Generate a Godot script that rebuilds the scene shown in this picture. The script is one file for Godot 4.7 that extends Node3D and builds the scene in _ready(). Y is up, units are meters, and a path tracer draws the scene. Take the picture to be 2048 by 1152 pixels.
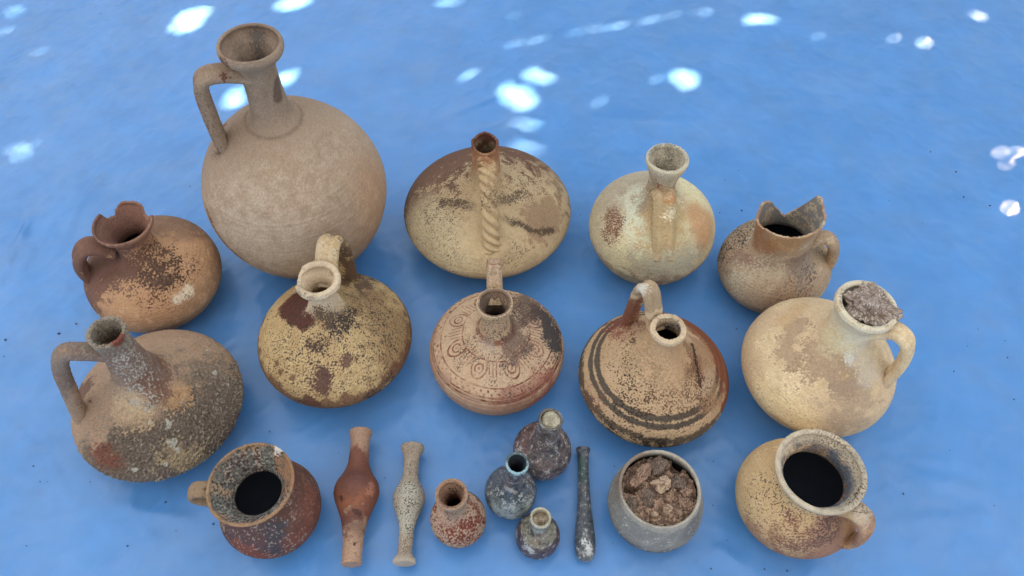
extends Node3D
# A set of excavated clay and glass vessels laid out on a blue plastic sheet in dappled shade.

class Layer:
	var kind := 0            # 0 everywhere, 1 near a polyline, 2 height band, 3 direction, 4 ring round the axis
	var pts := PackedVector3Array()
	var rad := 0.01
	var k := 1.0
	var cap := 9.0
	var e1 := 0.0
	var e2 := 0.0
	var e3 := 0.0
	var e4 := 0.0
	var soft := 0.2
	var a := 1.0
	var col := Vector3()
	var disp := 0.0
	var dn := 0.0
	var side := 0            # 0 both faces, 1 outside only, 2 inside only
	var reach := 1.0

class Pot:
	var node: Node3D
	var layers: Array[Layer] = []
	var base := Vector3(.4, .3, .2)
	var inside := Vector3(.3, .25, .2)
	var break_col := Vector3(.35, .2, .12)
	var seed_at := Vector3()
	var grain := 0.12
	var gain := 1.0
	var fine := 1.0
	var rough := 0.0002
	var wobble := 0.004
	var throwing := 0.00012
	var grooves := PackedVector3Array()   # (height, half width, depth)
	var special := ""
	var mat: Material

var n1 := FastNoiseLite.new()
var n2 := FastNoiseLite.new()
var n3 := FastNoiseLite.new()
var n4 := FastNoiseLite.new()
var n5 := FastNoiseLite.new()
var out_disp := 0.0
var clay: StandardMaterial3D
var slip: StandardMaterial3D
var glass: StandardMaterial3D
var earth: StandardMaterial3D

func lin(hex: String, k := 1.05) -> Vector3:
	var c := Color(hex).srgb_to_linear()
	var grey := c.get_luminance()
	return Vector3(lerpf(c.r, grey, 0.12), lerpf(c.g, grey, 0.12), lerpf(c.b, grey, 0.12)) * k

func make_noise(n: FastNoiseLite, s: int, f: float, oct: int) -> void:
	n.noise_type = FastNoiseLite.TYPE_SIMPLEX_SMOOTH
	n.seed = s
	n.frequency = f
	n.fractal_type = FastNoiseLite.FRACTAL_FBM
	n.fractal_octaves = oct
	n.fractal_gain = 0.55

func tag(o: Node, label: String, category: String, group := "", kind := "") -> void:
	if label: o.set_meta("label", label)
	if category: o.set_meta("category", category)
	if group: o.set_meta("group", group)
	if kind: o.set_meta("kind", kind)

# ---------------------------------------------------------------- surface of the fired clay
func paint(pot: Pot, p: Vector3, inner: bool, broken: bool) -> Vector3:
	var q := p * 100.0 + pot.seed_at
	var a1 := n1.get_noise_3dv(q) * 2.0
	var a2 := n2.get_noise_3dv(q) * 2.0
	var a3 := n3.get_noise_3dv(q * pot.fine) * 2.0
	var a4 := n4.get_noise_3dv(q) * 2.0
	var a5 := n5.get_noise_3dv(q)
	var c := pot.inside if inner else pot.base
	var d := a5 * pot.rough + a3 * pot.rough * 0.6
	if broken:
		c = pot.break_col
	var rho := sqrt(p.x * p.x + p.z * p.z)
	if pot.special == "painted" and not inner:
		var w := painted(p, rho) * clampf(0.85 + 0.5 * a4 + 0.35 * a3, 0.0, 1.0)
		c = c.lerp(lin("7c351d"), w)
	for l: Layer in pot.layers:
		if l.side == 1 and inner or l.side == 2 and not inner:
			continue
		var f := l.k
		match l.kind:
			1:
				if p.distance_squared_to(l.pts[0]) > l.reach:
					continue
				var m := 1e9
				if l.pts.size() == 1:
					m = p.distance_squared_to(l.pts[0])
				else:
					for i in l.pts.size() - 1:
						var s0 := l.pts[i]
						var sd := l.pts[i + 1] - s0
						var t := clampf((p - s0).dot(sd) / sd.length_squared(), 0.0, 1.0)
						m = minf(m, p.distance_squared_to(s0 + sd * t))
				f *= 1.0 - sqrt(m) / l.rad
			2:
				f *= 1.0 - absf(p.y - l.pts[0].x) / l.rad
			3:
				f *= (p - l.pts[0]).dot(l.pts[1]) * 2.0 - 1.0
			4:
				if p.y < l.pts[0].y:
					continue
				f *= 1.0 - absf(rho - l.pts[0].x) / l.rad
		f = minf(f, l.cap) + l.e1 * a1 + l.e2 * a2 + l.e3 * a3 + l.e4 * a4
		if f <= -l.soft:
			continue
		var w := l.a * smoothstep(-l.soft, l.soft, f)
		c = c.lerp(l.col, w)
		d += w * (l.disp + l.dn * (a5 + 0.5 * a3))
	out_disp = d
	var g := 1.0 + pot.grain * (a5 * 1.1 + a3 * 0.5) + 0.09 * a2 + 0.08 * a1
	return c * (maxf(g, 0.25) * pot.gain)

func line_w(x: float, half: float) -> float:
	return 1.0 - smoothstep(half * 0.55, half * 1.25, absf(x))

func painted(p: Vector3, rho: float) -> float:   # the slip-painted shoulder: petals with eyes, fans of strokes, rings and two rows of drops
	if p.y < 0.055 or rho > 0.089:
		return 0.0
	var w := 0.0
	var ang := atan2(p.z, p.x)
	var wv := 0.0006 * sin(ang * 5.0 + 1.0)
	for r: float in [0.0425, 0.0713, 0.0812, 0.0838]:
		w = maxf(w, line_w(rho - r - wv, 0.0009))
	if rho < 0.0265:
		return maxf(w, 0.8 * line_w(p.y - 0.1045, 0.0034))
	if rho > 0.030 and rho < 0.042:
		var kd := roundf(ang / 0.2)
		w = maxf(w, 0.8 * line_w(Vector2((ang - kd * 0.2) * rho * 1.6, rho - 0.0385 - 0.0006 * sin(kd * 3.7)).length(), 0.0016))
	if rho > 0.043 and rho < 0.07:
		var step := TAU / 8.0
		var i := roundf((ang - 0.41) / step)
		var da := ang - 0.41 - i * step
		var tx := rho * da + 0.0008 * sin(i * 7.0)
		var ry := (rho - 0.0525) / (0.0118 + 0.001 * sin(i * 3.0))
		var rr := sqrt(ry * ry + (tx / 0.0098) * (tx / 0.0098))
		w = maxf(w, line_w(rr - 1.0, 0.11))
		var er := Vector2(rho - 0.0530, tx).length()
		w = maxf(w, line_w(er - 0.0052, 0.0011))
		w = maxf(w, line_w(er, 0.0018))
		var hb := (absf(da) - step * 0.5) * rho
		for s: float in [-0.0068, -0.0022]:
			if rho < 0.0615 - absf(s) * 0.6:
				w = maxf(w, 0.75 * line_w(hb - s, 0.0008))
		w = maxf(w, line_w(Vector2(hb * 1.7, rho - 0.0645).length(), 0.0024))
	if rho > 0.072 and rho < 0.0808:
		var cell := TAU / 52.0
		var row := 0.0 if rho < 0.0766 else 1.0
		var k := roundf(ang / cell - row * 0.5)
		var dx := (ang - (k + row * 0.5) * cell) * rho
		var dy := rho - (0.0745 if row < 0.5 else 0.0786) - 0.0006 * sin(k * 5.1)
		w = maxf(w, line_w(Vector2(dx * (1.0 + 0.3 * sin(k)), dy * 1.2 + dx * 0.3).length(), 0.0017 + 0.0004 * sin(k * 2.3 + row)))
	return w

# ---------------------------------------------------------------- turned shapes
func spline(cp: Array, per: int) -> PackedVector2Array:   # a centripetal curve through the profile points
	var o := PackedVector2Array()
	var n := cp.size()
	for i in n - 1:
		var a := Vector2(cp[max(i - 1, 0)][0], cp[max(i - 1, 0)][1])
		var b := Vector2(cp[i][0], cp[i][1])
		var c := Vector2(cp[i + 1][0], cp[i + 1][1])
		var e := Vector2(cp[min(i + 2, n - 1)][0], cp[min(i + 2, n - 1)][1])
		var t1 := maxf(sqrt(a.distance_to(b)), 1e-4)
		var t2 := maxf(sqrt(b.distance_to(c)), 1e-4)
		var t3 := maxf(sqrt(c.distance_to(e)), 1e-4)
		var m1 := (b - a) / t1 - (c - a) / (t1 + t2) + (c - b) / t2 if i > 0 else (c - b) / t2
		var m2 := (c - b) / t2 - (e - b) / (t2 + t3) + (e - c) / t3 if i < n - 2 else (c - b) / t2
		m1 *= t2
		m2 *= t2
		for s in per:
			var t := float(s) / per
			var tt := t * t
			var ttt := tt * t
			o.append(b * (2 * ttt - 3 * tt + 1) + m1 * (ttt - 2 * tt + t) + c * (3 * tt - 2 * ttt) + m2 * (ttt - tt))
	o.append(Vector2(cp[n - 1][0], cp[n - 1][1]))
	return o

func resample(line: PackedVector2Array, count: int) -> PackedVector2Array:
	var acc := PackedFloat32Array([0.0])
	for i in line.size() - 1:
		acc.append(acc[i] + line[i].distance_to(line[i + 1]))
	var total := acc[acc.size() - 1]
	var o := PackedVector2Array()
	var j := 0
	for i in count:
		var s := total * i / (count - 1)
		while j < line.size() - 2 and acc[j + 1] < s:
			j += 1
		var seg := maxf(acc[j + 1] - acc[j], 1e-9)
		o.append(line[j].lerp(line[j + 1], clampf((s - acc[j]) / seg, 0.0, 1.0)))
	return o

func grid_mesh(pos: PackedVector3Array, nor: PackedVector3Array, col: PackedColorArray, rows: int, cols: int, r0: int, r1: int) -> ArrayMesh:
	var count := (r1 - r0 + 1) * cols
	var idx := PackedInt32Array()
	idx.resize((r1 - r0) * (cols - 1) * 6)
	var k := 0
	var vote := 0
	for i in 40:
		var a0 := (r0 + (r1 - r0) * i / 40) * cols + (cols - 1) * ((i * 7) % 40) / 40
		var fn := (pos[a0 + cols] - pos[a0]).cross(pos[a0 + 1] - pos[a0])
		vote += 1 if fn.dot(nor[a0]) > 0.0 else -1
	var s1 := 1 if vote > 0 else cols
	var s2 := cols if vote > 0 else 1
	for r in r1 - r0:
		for c in cols - 1:
			var a := r * cols + c
			idx[k] = a
			idx[k + 1] = a + s1
			idx[k + 2] = a + s2
			idx[k + 3] = a + cols + 1
			idx[k + 4] = a + s2
			idx[k + 5] = a + s1
			k += 6
	var arr := []
	arr.resize(Mesh.ARRAY_MAX)
	arr[Mesh.ARRAY_VERTEX] = pos.slice(r0 * cols, r0 * cols + count)
	arr[Mesh.ARRAY_NORMAL] = nor.slice(r0 * cols, r0 * cols + count)
	arr[Mesh.ARRAY_COLOR] = col.slice(r0 * cols, r0 * cols + count)
	arr[Mesh.ARRAY_INDEX] = idx
	var m := ArrayMesh.new()
	m.add_surface_from_arrays(Mesh.PRIMITIVE_TRIANGLES, arr)
	return m

func grid_normals(pos: PackedVector3Array, rows: int, cols: int, wraps: bool, flip: float) -> PackedVector3Array:
	var nor := PackedVector3Array()
	nor.resize(pos.size())
	for r in rows:
		var up: int = min(r + 1, rows - 1) * cols
		var dn: int = max(r - 1, 0) * cols
		for c in cols:
			var cl := c - 1
			var cr := c + 1
			if c == 0:
				cl = cols - 2 if wraps else 0
			if c == cols - 1:
				cr = 1 if wraps else c
			var n := (pos[up + c] - pos[dn + c]).cross(pos[r * cols + cr] - pos[r * cols + cl]) * flip
			var l := n.length()
			nor[r * cols + c] = n / l if l > 1e-12 else Vector3.UP
	return nor

func part(called: String, mesh: Mesh, mat: Material, parent: Node) -> MeshInstance3D:
	var o := MeshInstance3D.new()
	o.name = called
	o.mesh = mesh
	o.material_override = null
	for s in mesh.get_surface_count():
		o.set_surface_override_material(s, mat)
	parent.add_child(o, true)
	return o

func vessel(called: String, label: String, category: String, group: String, basis: Basis, at: Vector3, mat: Material, seed_n: int, base: String, inside: String) -> Pot:
	var pot := Pot.new()
	pot.node = Node3D.new()
	pot.node.name = called
	pot.node.transform = Transform3D(basis, at)
	add_child(pot.node, true)
	tag(pot.node, label, category, group)
	pot.base = lin(base)
	pot.inside = lin(inside)
	pot.seed_at = Vector3(seed_n * 37.3, seed_n * 11.9, seed_n * 23.7)
	pot.mat = mat
	return pot

func coat(pot: Pot, kind: int, col: String, pts: Array, rad: float, o := {}) -> void:
	var l := Layer.new()
	l.kind = kind
	l.col = lin(col)
	for p in pts:
		l.pts.append(p)
	l.rad = rad
	for key in o:
		l.set(key, o[key])
	var far := 0.0
	for p in l.pts:
		far = maxf(far, p.distance_to(l.pts[0]))
	var e := (absf(l.e1) + absf(l.e2) + absf(l.e3) + absf(l.e4)) * 1.1 + l.soft
	l.reach = pow(far + rad * (1.0 + e / maxf(l.k, 0.01)), 2.0)
	pot.layers.append(l)

# profile: outer wall from the foot up to the lip; neck_i and rim_i are the profile points where the parts meet
func turn(pot: Pot, cp: Array, neck_i: int, rim_i: int, wall: float, lip: float, segs: int, rows_out: int, rows_in: int, cut: Array = []) -> void:
	var dense := spline(cp, 16)
	var outer := resample(dense, rows_out)
	var neck_h: float = cp[neck_i][1]
	var rim_h: float = cp[rim_i][1]
	var top: float = cp[cp.size() - 1][1]
	var rs := PackedFloat32Array([0.0005])
	var hs := PackedFloat32Array([0.0])
	var nr := PackedFloat32Array([0.0])
	var nh := PackedFloat32Array([-1.0])
	var inn := PackedByteArray([0])
	var widest := 0
	for i in rows_out:
		if outer[i].x > outer[widest].x:
			widest = i
		var t := (outer[min(i + 1, rows_out - 1)] - outer[max(i - 1, 0)]).normalized()
		rs.append(outer[i].x)
		hs.append(outer[i].y)
		nr.append(t.y)
		nh.append(-t.x)
		inn.append(0)
	var r_body := 0
	var r_neck := 0
	for i in rows_out:
		if i > widest and r_body == 0 and outer[i].y >= neck_h:
			r_body = i + 1
		if i > widest and r_neck == 0 and outer[i].y >= rim_h:
			r_neck = i + 1
	# inside wall, from the lip down
	var ins := PackedVector2Array()
	for i in range(dense.size() - 1, -1, -1):
		var t := (dense[min(i + 1, dense.size() - 1)] - dense[max(i - 1, 0)]).normalized()
		var th := lerpf(wall, lip, smoothstep(rim_h, top, dense[i].y)) if dense[i].y > rim_h else wall
		var p := dense[i] + Vector2(-t.y, t.x) * th
		if i == dense.size() - 1:
			p = dense[i] - Vector2(lip, 0.0)
		if p.x > 0.0005 and (ins.is_empty() or p.y < ins[ins.size() - 1].y - 1e-5 or dense[i].y < neck_h) and p.y > wall * 0.9 and (dense[i].y < neck_h or p.y <= top):
			ins.append(p)
	ins.append(Vector2(0.0005, wall))
	var l_out := outer[rows_out - 1]
	var l_in := ins[0]
	for i in range(1, 6):
		var a := PI * i / 6.0
		var mid := (l_out + l_in) * 0.5
		var half := (l_out - l_in) * 0.5
		rs.append(mid.x + half.x * cos(a))
		hs.append(mid.y + half.y * cos(a) + half.length() * 0.8 * sin(a))
		nr.append(cos(a))
		nh.append(sin(a))
		inn.append(0 if i < 3 else 1)
	# fine rows in the mouth, coarse ones in the belly
	var split := 0
	while split < ins.size() - 1 and ins[split].y > neck_h:
		split += 1
	var mouth := resample(ins.slice(0, split + 1), rows_in)
	var belly := resample(ins.slice(split), 24)
	var r_in_end := rs.size() + rows_in - 1
	mouth.append_array(belly.slice(1))
	for i in mouth.size():
		var t := (mouth[min(i + 1, mouth.size() - 1)] - mouth[max(i - 1, 0)]).normalized()
		rs.append(mouth[i].x)
		hs.append(mouth[i].y)
		nr.append(t.y)
		nh.append(-t.x)
		inn.append(1)
	var rows := rs.size()
	var cols := segs + 1
	var pos := PackedVector3Array()
	var col := PackedColorArray()
	pos.resize(rows * cols)
	col.resize(rows * cols)
	var cuts := PackedFloat32Array()
	var cut_out := PackedFloat32Array()
	var cut_in := PackedFloat32Array()
	var rim_k := minf(1.0, outer[rows_out - 1].x / 0.04)
	for c in cols:
		var ch := 99.0
		if not cut.is_empty():
			var deg := 360.0 * (c % segs) / segs
			for i in cut.size() - 1:
				if deg >= cut[i][0] and deg <= cut[i + 1][0]:
					ch = lerpf(cut[i][1], cut[i + 1][1], (deg - cut[i][0]) / maxf(cut[i + 1][0] - cut[i][0], 0.001))
			var dir: Vector3 = Vector3(cos(deg_to_rad(deg)), 0.3, sin(deg_to_rad(deg))) * (0.9 + cp[cp.size() - 1][0] * 20.0) + pot.seed_at
			ch += n3.get_noise_3dv(dir) * 0.0012 * rim_k + n4.get_noise_3dv(dir) * 0.0018 * rim_k
		cuts.append(ch)
		var ro := 0.0
		var ri := 0.0
		if ch < top + 0.01:
			for i in range(widest + 1, rows):
				if inn[i] == 0 and hs[i] <= ch and i < rows_out + 1:
					ro = rs[i]
				if inn[i] == 1 and hs[i] <= ch:
					ri = rs[i]
					break
		cut_out.append(ro)
		cut_in.append(ri)
	var inner_shade := lin("3a404c")  # dark tone painted into the vessel bellies in place of shade
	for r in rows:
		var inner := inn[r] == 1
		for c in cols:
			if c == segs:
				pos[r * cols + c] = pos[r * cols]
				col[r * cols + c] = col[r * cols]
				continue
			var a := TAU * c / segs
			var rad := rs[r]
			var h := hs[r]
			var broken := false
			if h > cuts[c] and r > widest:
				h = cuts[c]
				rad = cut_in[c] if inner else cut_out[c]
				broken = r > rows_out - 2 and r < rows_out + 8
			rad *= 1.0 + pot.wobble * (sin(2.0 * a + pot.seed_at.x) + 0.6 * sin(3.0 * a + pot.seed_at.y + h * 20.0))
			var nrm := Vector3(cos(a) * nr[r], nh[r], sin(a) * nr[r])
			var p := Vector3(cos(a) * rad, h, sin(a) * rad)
			var v := inner_shade
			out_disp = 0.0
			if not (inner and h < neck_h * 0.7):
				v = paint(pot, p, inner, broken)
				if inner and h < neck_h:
					v = v.lerp(inner_shade, smoothstep(neck_h, neck_h * 0.7, h))  # painted shade deepens from the throat downwards
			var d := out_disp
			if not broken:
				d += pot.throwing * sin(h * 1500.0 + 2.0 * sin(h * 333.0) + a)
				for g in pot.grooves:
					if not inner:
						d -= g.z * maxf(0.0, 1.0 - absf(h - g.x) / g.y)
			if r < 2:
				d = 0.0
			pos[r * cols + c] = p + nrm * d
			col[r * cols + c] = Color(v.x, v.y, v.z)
	var nor := grid_normals(pos, rows, cols, true, 1.0)
	var last := rows - 1
	part("body", grid_mesh(pos, nor, col, rows, cols, 0, r_body), pot.mat, pot.node)
	if r_neck > r_body:
		part("neck", grid_mesh(pos, nor, col, rows, cols, r_body, r_neck), pot.mat, pot.node)
	part("rim", grid_mesh(pos, nor, col, rows, cols, r_neck, rows_out + 6), pot.mat, pot.node)
	part("inner_wall", grid_mesh(pos, nor, col, rows, cols, rows_out + 6, last), pot.mat, pot.node)

# a strap or rope of clay along a path (points in the vessel's own axes); wide across, thick outwards
func handle(pot: Pot, path: Array, wide: float, thick: float, ridges := 0, twist := 0.0, flare := 0.35, called := "handle", stop_rough := 0.0) -> void:
	var pts: Array = []
	for p in path:
		pts.append(p)
	var curve: Array[Vector3] = []
	var n := pts.size()
	for i in n - 1:
		for s in 22:
			curve.append((pts[i] as Vector3).cubic_interpolate(pts[i + 1], pts[max(i - 1, 0)], pts[min(i + 2, n - 1)], s / 22.0))
	curve.append(pts[n - 1])
	var middle := Vector3()
	for p in pts:
		middle += p / n
	var out_dir := Vector3(middle.x, 0, middle.z).normalized()
	var across := Vector3(-out_dir.z, 0, out_dir.x)
	var rows := curve.size()
	var segs := 48
	var cols := segs + 1
	var pos := PackedVector3Array()
	var nrm := PackedVector3Array()
	var col := PackedColorArray()
	pos.resize((rows + 2) * cols)
	col.resize((rows + 2) * cols)
	for r in rows + 2:
		var rr: int = clamp(r - 1, 0, rows - 1)
		var t := (curve[min(rr + 1, rows - 1)] - curve[max(rr - 1, 0)]).normalized()
		var side := (across - t * across.dot(t)).normalized()
		var up := t.cross(side)
		var u := float(rr) / (rows - 1)
		var fl := 1.0 + flare * (pow(maxf(0.0, 1.0 - u * 5.0), 2.0) + pow(maxf(0.0, u * 5.0 - 4.0), 2.0))
		var close := 0.02 if r == 0 or r == rows + 1 else 1.0
		for c in cols:
			var a := TAU * (c % segs) / segs
			var w := wide * fl
			var th := thick * (1.0 + 0.3 * (fl - 1.0))
			var off: Vector3
			if twist != 0.0:
				var b := a - twist * u
				var lobe := 0.62 + 0.46 * pow(absf(cos(b * 1.5)), 0.8)
				off = (side * cos(a) * w + up * sin(a) * th) * lobe
			else:
				var sx := signf(cos(a)) * pow(absf(cos(a)), 0.92)
				var sy := signf(sin(a)) * pow(absf(sin(a)), 0.85)
				var rg := 1.0
				if ridges > 0:
					rg = 1.0 - 0.42 * pow(absf(sin(cos(a) * ridges * PI * 0.5 + (PI * 0.5 if ridges % 2 == 0 else 0.0))), 3.0) * absf(sin(a)) if ridges > 1 else 1.0
				off = side * sx * w + up * sy * th * rg
			var p := curve[rr] + off * close
			if stop_rough > 0.0 and (r <= 1):
				p += t * n3.get_noise_3dv(p * 100.0 + pot.seed_at) * stop_rough
			var v := paint(pot, p, false, false)
			pos[r * cols + c] = p + off.normalized() * (out_disp * 0.7 + 0.0003 * n2.get_noise_3dv(p * 100.0)) * close
			col[r * cols + c] = Color(v.x, v.y, v.z)
	nrm = grid_normals(pos, rows + 2, cols, true, 1.0)
	# face outwards whichever way the path runs
	var mid := (rows / 2) * cols
	if nrm[mid].dot(pos[mid] - curve[rows / 2 - 1]) < 0.0:
		for i in nrm.size():
			nrm[i] = -nrm[i]
	part(called, grid_mesh(pos, nrm, col, rows + 2, cols, 0, rows + 1), pot.mat, pot.node)

# a knobbly closed lump (stone, clod, crumb)
func lump(size: Vector3, seed_n: int, cols: int, knob: float, fine: float, c0: Vector3, c1: Vector3, c2: Vector3) -> ArrayMesh:
	var rows := cols / 2 + 1
	var pos := PackedVector3Array()
	var col := PackedColorArray()
	var at := Vector3(seed_n * 17.1, seed_n * 5.3, seed_n * 9.7)
	var big := maxf(size.x, maxf(size.y, size.z))
	for r in rows:
		var b := PI * r / (rows - 1)
		for c in cols + 1:
			var a := TAU * (c % cols) / cols
			var d := Vector3(sin(b) * cos(a), cos(b), sin(b) * sin(a))
			var k := 1.0 + knob * n4.get_noise_3dv(d * 0.72 + at) * 2.0 + fine * n3.get_noise_3dv(d * big * 26.0 + at) * 2.0 + fine * 0.3 * n3.get_noise_3dv(d * big * 80.0 + at)
			var p := d * size * k
			var g := n4.get_noise_3dv(p * 100.0 + at) * 2.0
			var e := n5.get_noise_3dv(p * 100.0 + at)
			var v := c0.lerp(c1, smoothstep(-0.3, 0.5, g + 0.4 * e)).lerp(c2, smoothstep(0.25, 0.7, e - 0.3 * g)) * (1.0 + 0.25 * e)
			pos.append(p)
			col.append(Color(v.x, v.y, v.z))
	var nor := grid_normals(pos, rows, cols + 1, true, -1.0)
	for i in cols + 1:
		nor[i] = Vector3.UP
		nor[nor.size() - 1 - i] = Vector3.DOWN
	var idx := grid_mesh(pos, nor, col, rows, cols + 1, 0, rows - 1)
	return idx

func grain_texture(seed_n: int, freq: float, low: float, normal: bool) -> NoiseTexture2D:
	var n := FastNoiseLite.new()
	n.seed = seed_n
	n.frequency = freq
	n.fractal_octaves = 4
	var t := NoiseTexture2D.new()
	t.width = 512
	t.height = 512
	t.seamless = true
	t.noise = n
	if normal:
		t.as_normal_map = true
		t.bump_strength = 5.0
	else:
		var g := Gradient.new()
		g.set_color(0, Color(low, low, low))
		g.set_color(1, Color.WHITE)
		t.color_ramp = g
	return t

func make_materials() -> void:
	var grain := grain_texture(5, 0.03, 0.91, false)
	var bump := grain_texture(9, 0.045, 0.0, true)
	clay = StandardMaterial3D.new()
	clay.vertex_color_use_as_albedo = true
	clay.albedo_texture = grain
	clay.roughness = 0.88
	clay.metallic_specular = 0.3
	clay.normal_enabled = true
	clay.normal_texture = bump
	clay.normal_scale = 0.5
	clay.uv1_triplanar = true
	clay.uv1_scale = Vector3.ONE * 16.0
	slip = clay.duplicate()
	slip.roughness = 0.62
	slip.metallic_specular = 0.4
	slip.normal_scale = 0.25
	glass = clay.duplicate()
	glass.roughness = 0.38
	glass.metallic_specular = 0.5
	glass.normal_scale = 0.4
	earth = clay.duplicate()
	earth.roughness = 0.97
	earth.metallic_specular = 0.1
	earth.normal_scale = 1.0

var sun_spots: Array = []
var slit: Array = []
const SUN_TO := Vector3(1.12, 1.0, -0.92)
const AWNING_HEIGHT := 1.5

func _ready() -> void:
	var cam := Camera3D.new()
	cam.name = "camera"
	cam.position = Vector3(0, 0.9, 0.63019)
	cam.rotation_degrees = Vector3(-55, 0, 0)
	cam.fov = rad_to_deg(2.0 * atan(576.0 / 1500.0))
	cam.near = 0.02
	cam.far = 60.0
	add_child(cam)
	cam.make_current()

	var env := Environment.new()
	env.background_mode = Environment.BG_SKY
	var sky_look := ProceduralSkyMaterial.new()
	sky_look.sky_top_color = Color(0.98, 0.99, 1.0)
	sky_look.sky_horizon_color = Color(0.60, 0.60, 0.60)
	sky_look.sky_curve = 0.5
	sky_look.ground_bottom_color = Color(0.42, 0.38, 0.33)
	sky_look.ground_horizon_color = Color(0.62, 0.60, 0.56)
	sky_look.energy_multiplier = 0.105
	var sky := Sky.new()
	sky.sky_material = sky_look
	env.sky = sky
	env.tonemap_mode = Environment.TONE_MAPPER_LINEAR
	env.tonemap_exposure = 15.3
	env.sdfgi_enabled = true
	env.ssao_enabled = true
	env.ssil_enabled = true
	var world := WorldEnvironment.new()
	world.name = "world"
	world.environment = env
	add_child(world)

	var sun := DirectionalLight3D.new()
	sun.name = "sun"
	sun.light_color = Color(1.0, 0.86, 0.71)
	sun.light_energy = 1.6
	sun.light_angular_distance = 0.5
	sun.shadow_enabled = true
	add_child(sun)
	sun.look_at_from_position(SUN_TO * 10.0, Vector3.ZERO, Vector3.UP)

	make_noise(n1, 11, 0.11, 3)
	make_noise(n2, 23, 0.5, 3)
	make_noise(n3, 37, 3.2, 2)
	make_noise(n4, 41, 1.1, 3)
	make_noise(n5, 59, 5.0, 1)
	make_materials()
	lay_sheet()
	var pot: Pot
	# tall egg-shaped greyish tan clay jug, the largest vessel, with one square-shouldered handle
	pot = vessel("jug", "tall egg-shaped greyish tan clay jug, the largest vessel, with one square-shouldered handle", "jug", "", Basis(Vector3(0.9999, -0.0139, 0.0000), Vector3(0.0139, 0.9999, 0.0000), Vector3(0.0000, 0.0000, 1.0000)), Vector3(-0.3007, 0.0000, -0.0798), clay, 1, "b4977a", "93806f")
	pot.throwing = 0.0002
	pot.wobble = 0.008
	pot.grooves = PackedVector3Array([Vector3(0.2562, 0.0022, 0.0020)])
	coat(pot, 0, "a3856a", [], 0.01, {"k": -0.15, "e1": 0.9, "e2": 0.3, "soft": 0.5, "a": 0.6})
	coat(pot, 0, "c4b39c", [], 0.01, {"k": -0.35, "e2": 0.5, "e3": 0.8, "e4": 0.4, "soft": 0.4, "a": 0.35})
	coat(pot, 3, "8f7763", [Vector3(0.0379, 0.2320, 0.0584), Vector3(-5.6945, 9.7269, -5.8921)], 0.01, {"e2": 0.3, "e3": 0.2, "soft": 0.8, "a": 0.65})
	coat(pot, 1, "b88a62", [Vector3(0.1140, 0.1615, 0.0327), Vector3(0.1042, 0.1187, 0.0651)], 0.0366, {"e2": 0.3, "e3": 0.25, "soft": 0.5, "a": 0.5, "k": 0.8})
	coat(pot, 1, "a0765f", [Vector3(0.0681, 0.1489, 0.1009)], 0.02263, {"e2": 0.3, "e3": 0.25, "soft": 0.5, "a": 0.45, "k": 0.7})
	coat(pot, 1, "c3ae96", [Vector3(-0.0185, 0.1615, 0.1171), Vector3(0.0359, 0.1187, 0.1175)], 0.0599, {"e2": 0.3, "e3": 0.25, "soft": 0.6, "a": 0.5, "k": 0.7})
	coat(pot, 0, "6a5546", [], 0.01, {"k": -1.25, "e3": 1, "e4": 0.4, "soft": 0.28, "a": 0.492, "e2": 0.4})
	coat(pot, 1, "5b4a3e", [Vector3(0.0204, 0.3167, 0.0058), Vector3(0.0186, 0.2978, 0.0112)], 0.00732, {"e2": 0.3, "e3": 0.15, "soft": 0.25, "a": 0.75, "disp": -0.0008, "side": 1})
	coat(pot, 1, "5a3a2a", [Vector3(-0.0992, 0.1519, 0.0695), Vector3(-0.0838, 0.1187, 0.0899), Vector3(-0.0651, 0.0995, 0.1002)], 0.00599, {"e2": 0.3, "e3": 0.7, "soft": 0.15, "cap": -0.05, "a": 0.9})
	coat(pot, 1, "5a5350", [Vector3(0.0000, 0.3562, -0.0299), Vector3(0.0040, 0.3304, -0.0199)], 0.008, {"e2": 0.3, "e3": 0.7, "soft": 0.25, "a": 0.8, "disp": 0.0006, "side": 2})
	coat(pot, 1, "5a2c20", [Vector3(-0.0275, 0.3618, 0.0256), Vector3(-0.0225, 0.3608, 0.0299), Vector3(-0.0797, 0.2200, -0.0199), Vector3(-0.0881, 0.2128, -0.0124), Vector3(-0.0678, 0.2284, 0.0288)], 0.00466, {"e2": 0.3, "e3": 0.8, "soft": 0.2, "cap": 0.4, "a": 0.85})
	coat(pot, 1, "4a2a20", [Vector3(-0.0717, 0.3200, 0.0249), Vector3(-0.0756, 0.2891, 0.0249), Vector3(-0.0776, 0.2271, 0.0249)], 0.01, {"e2": 0.4, "e3": 0.9, "soft": 0.28, "cap": -0.2, "a": 0.656})
	coat(pot, 2, "7d6857", [Vector3(0.2562, 0.0000, 0.0000)], 0.0012, {"e2": 0.3, "e3": 0.5, "soft": 0.4, "a": 0.5, "side": 1})
	turn(pot, [[0.0448, 0.0000], [0.0577, 0.0031], [0.0846, 0.0289], [0.1105, 0.0723], [0.1229, 0.1187], [0.1204, 0.1549], [0.1035, 0.1941], [0.0776, 0.2245], [0.0537, 0.2447], [0.0383, 0.2545], [0.0299, 0.2607], [0.0247, 0.2715], [0.0221, 0.2922], [0.0212, 0.3149], [0.0217, 0.3355], [0.0269, 0.3469], [0.0343, 0.3541], [0.0375, 0.3613], [0.0366, 0.3660]], 9, 14, 0.0045, 0.0042, 560, 300, 80)
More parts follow.
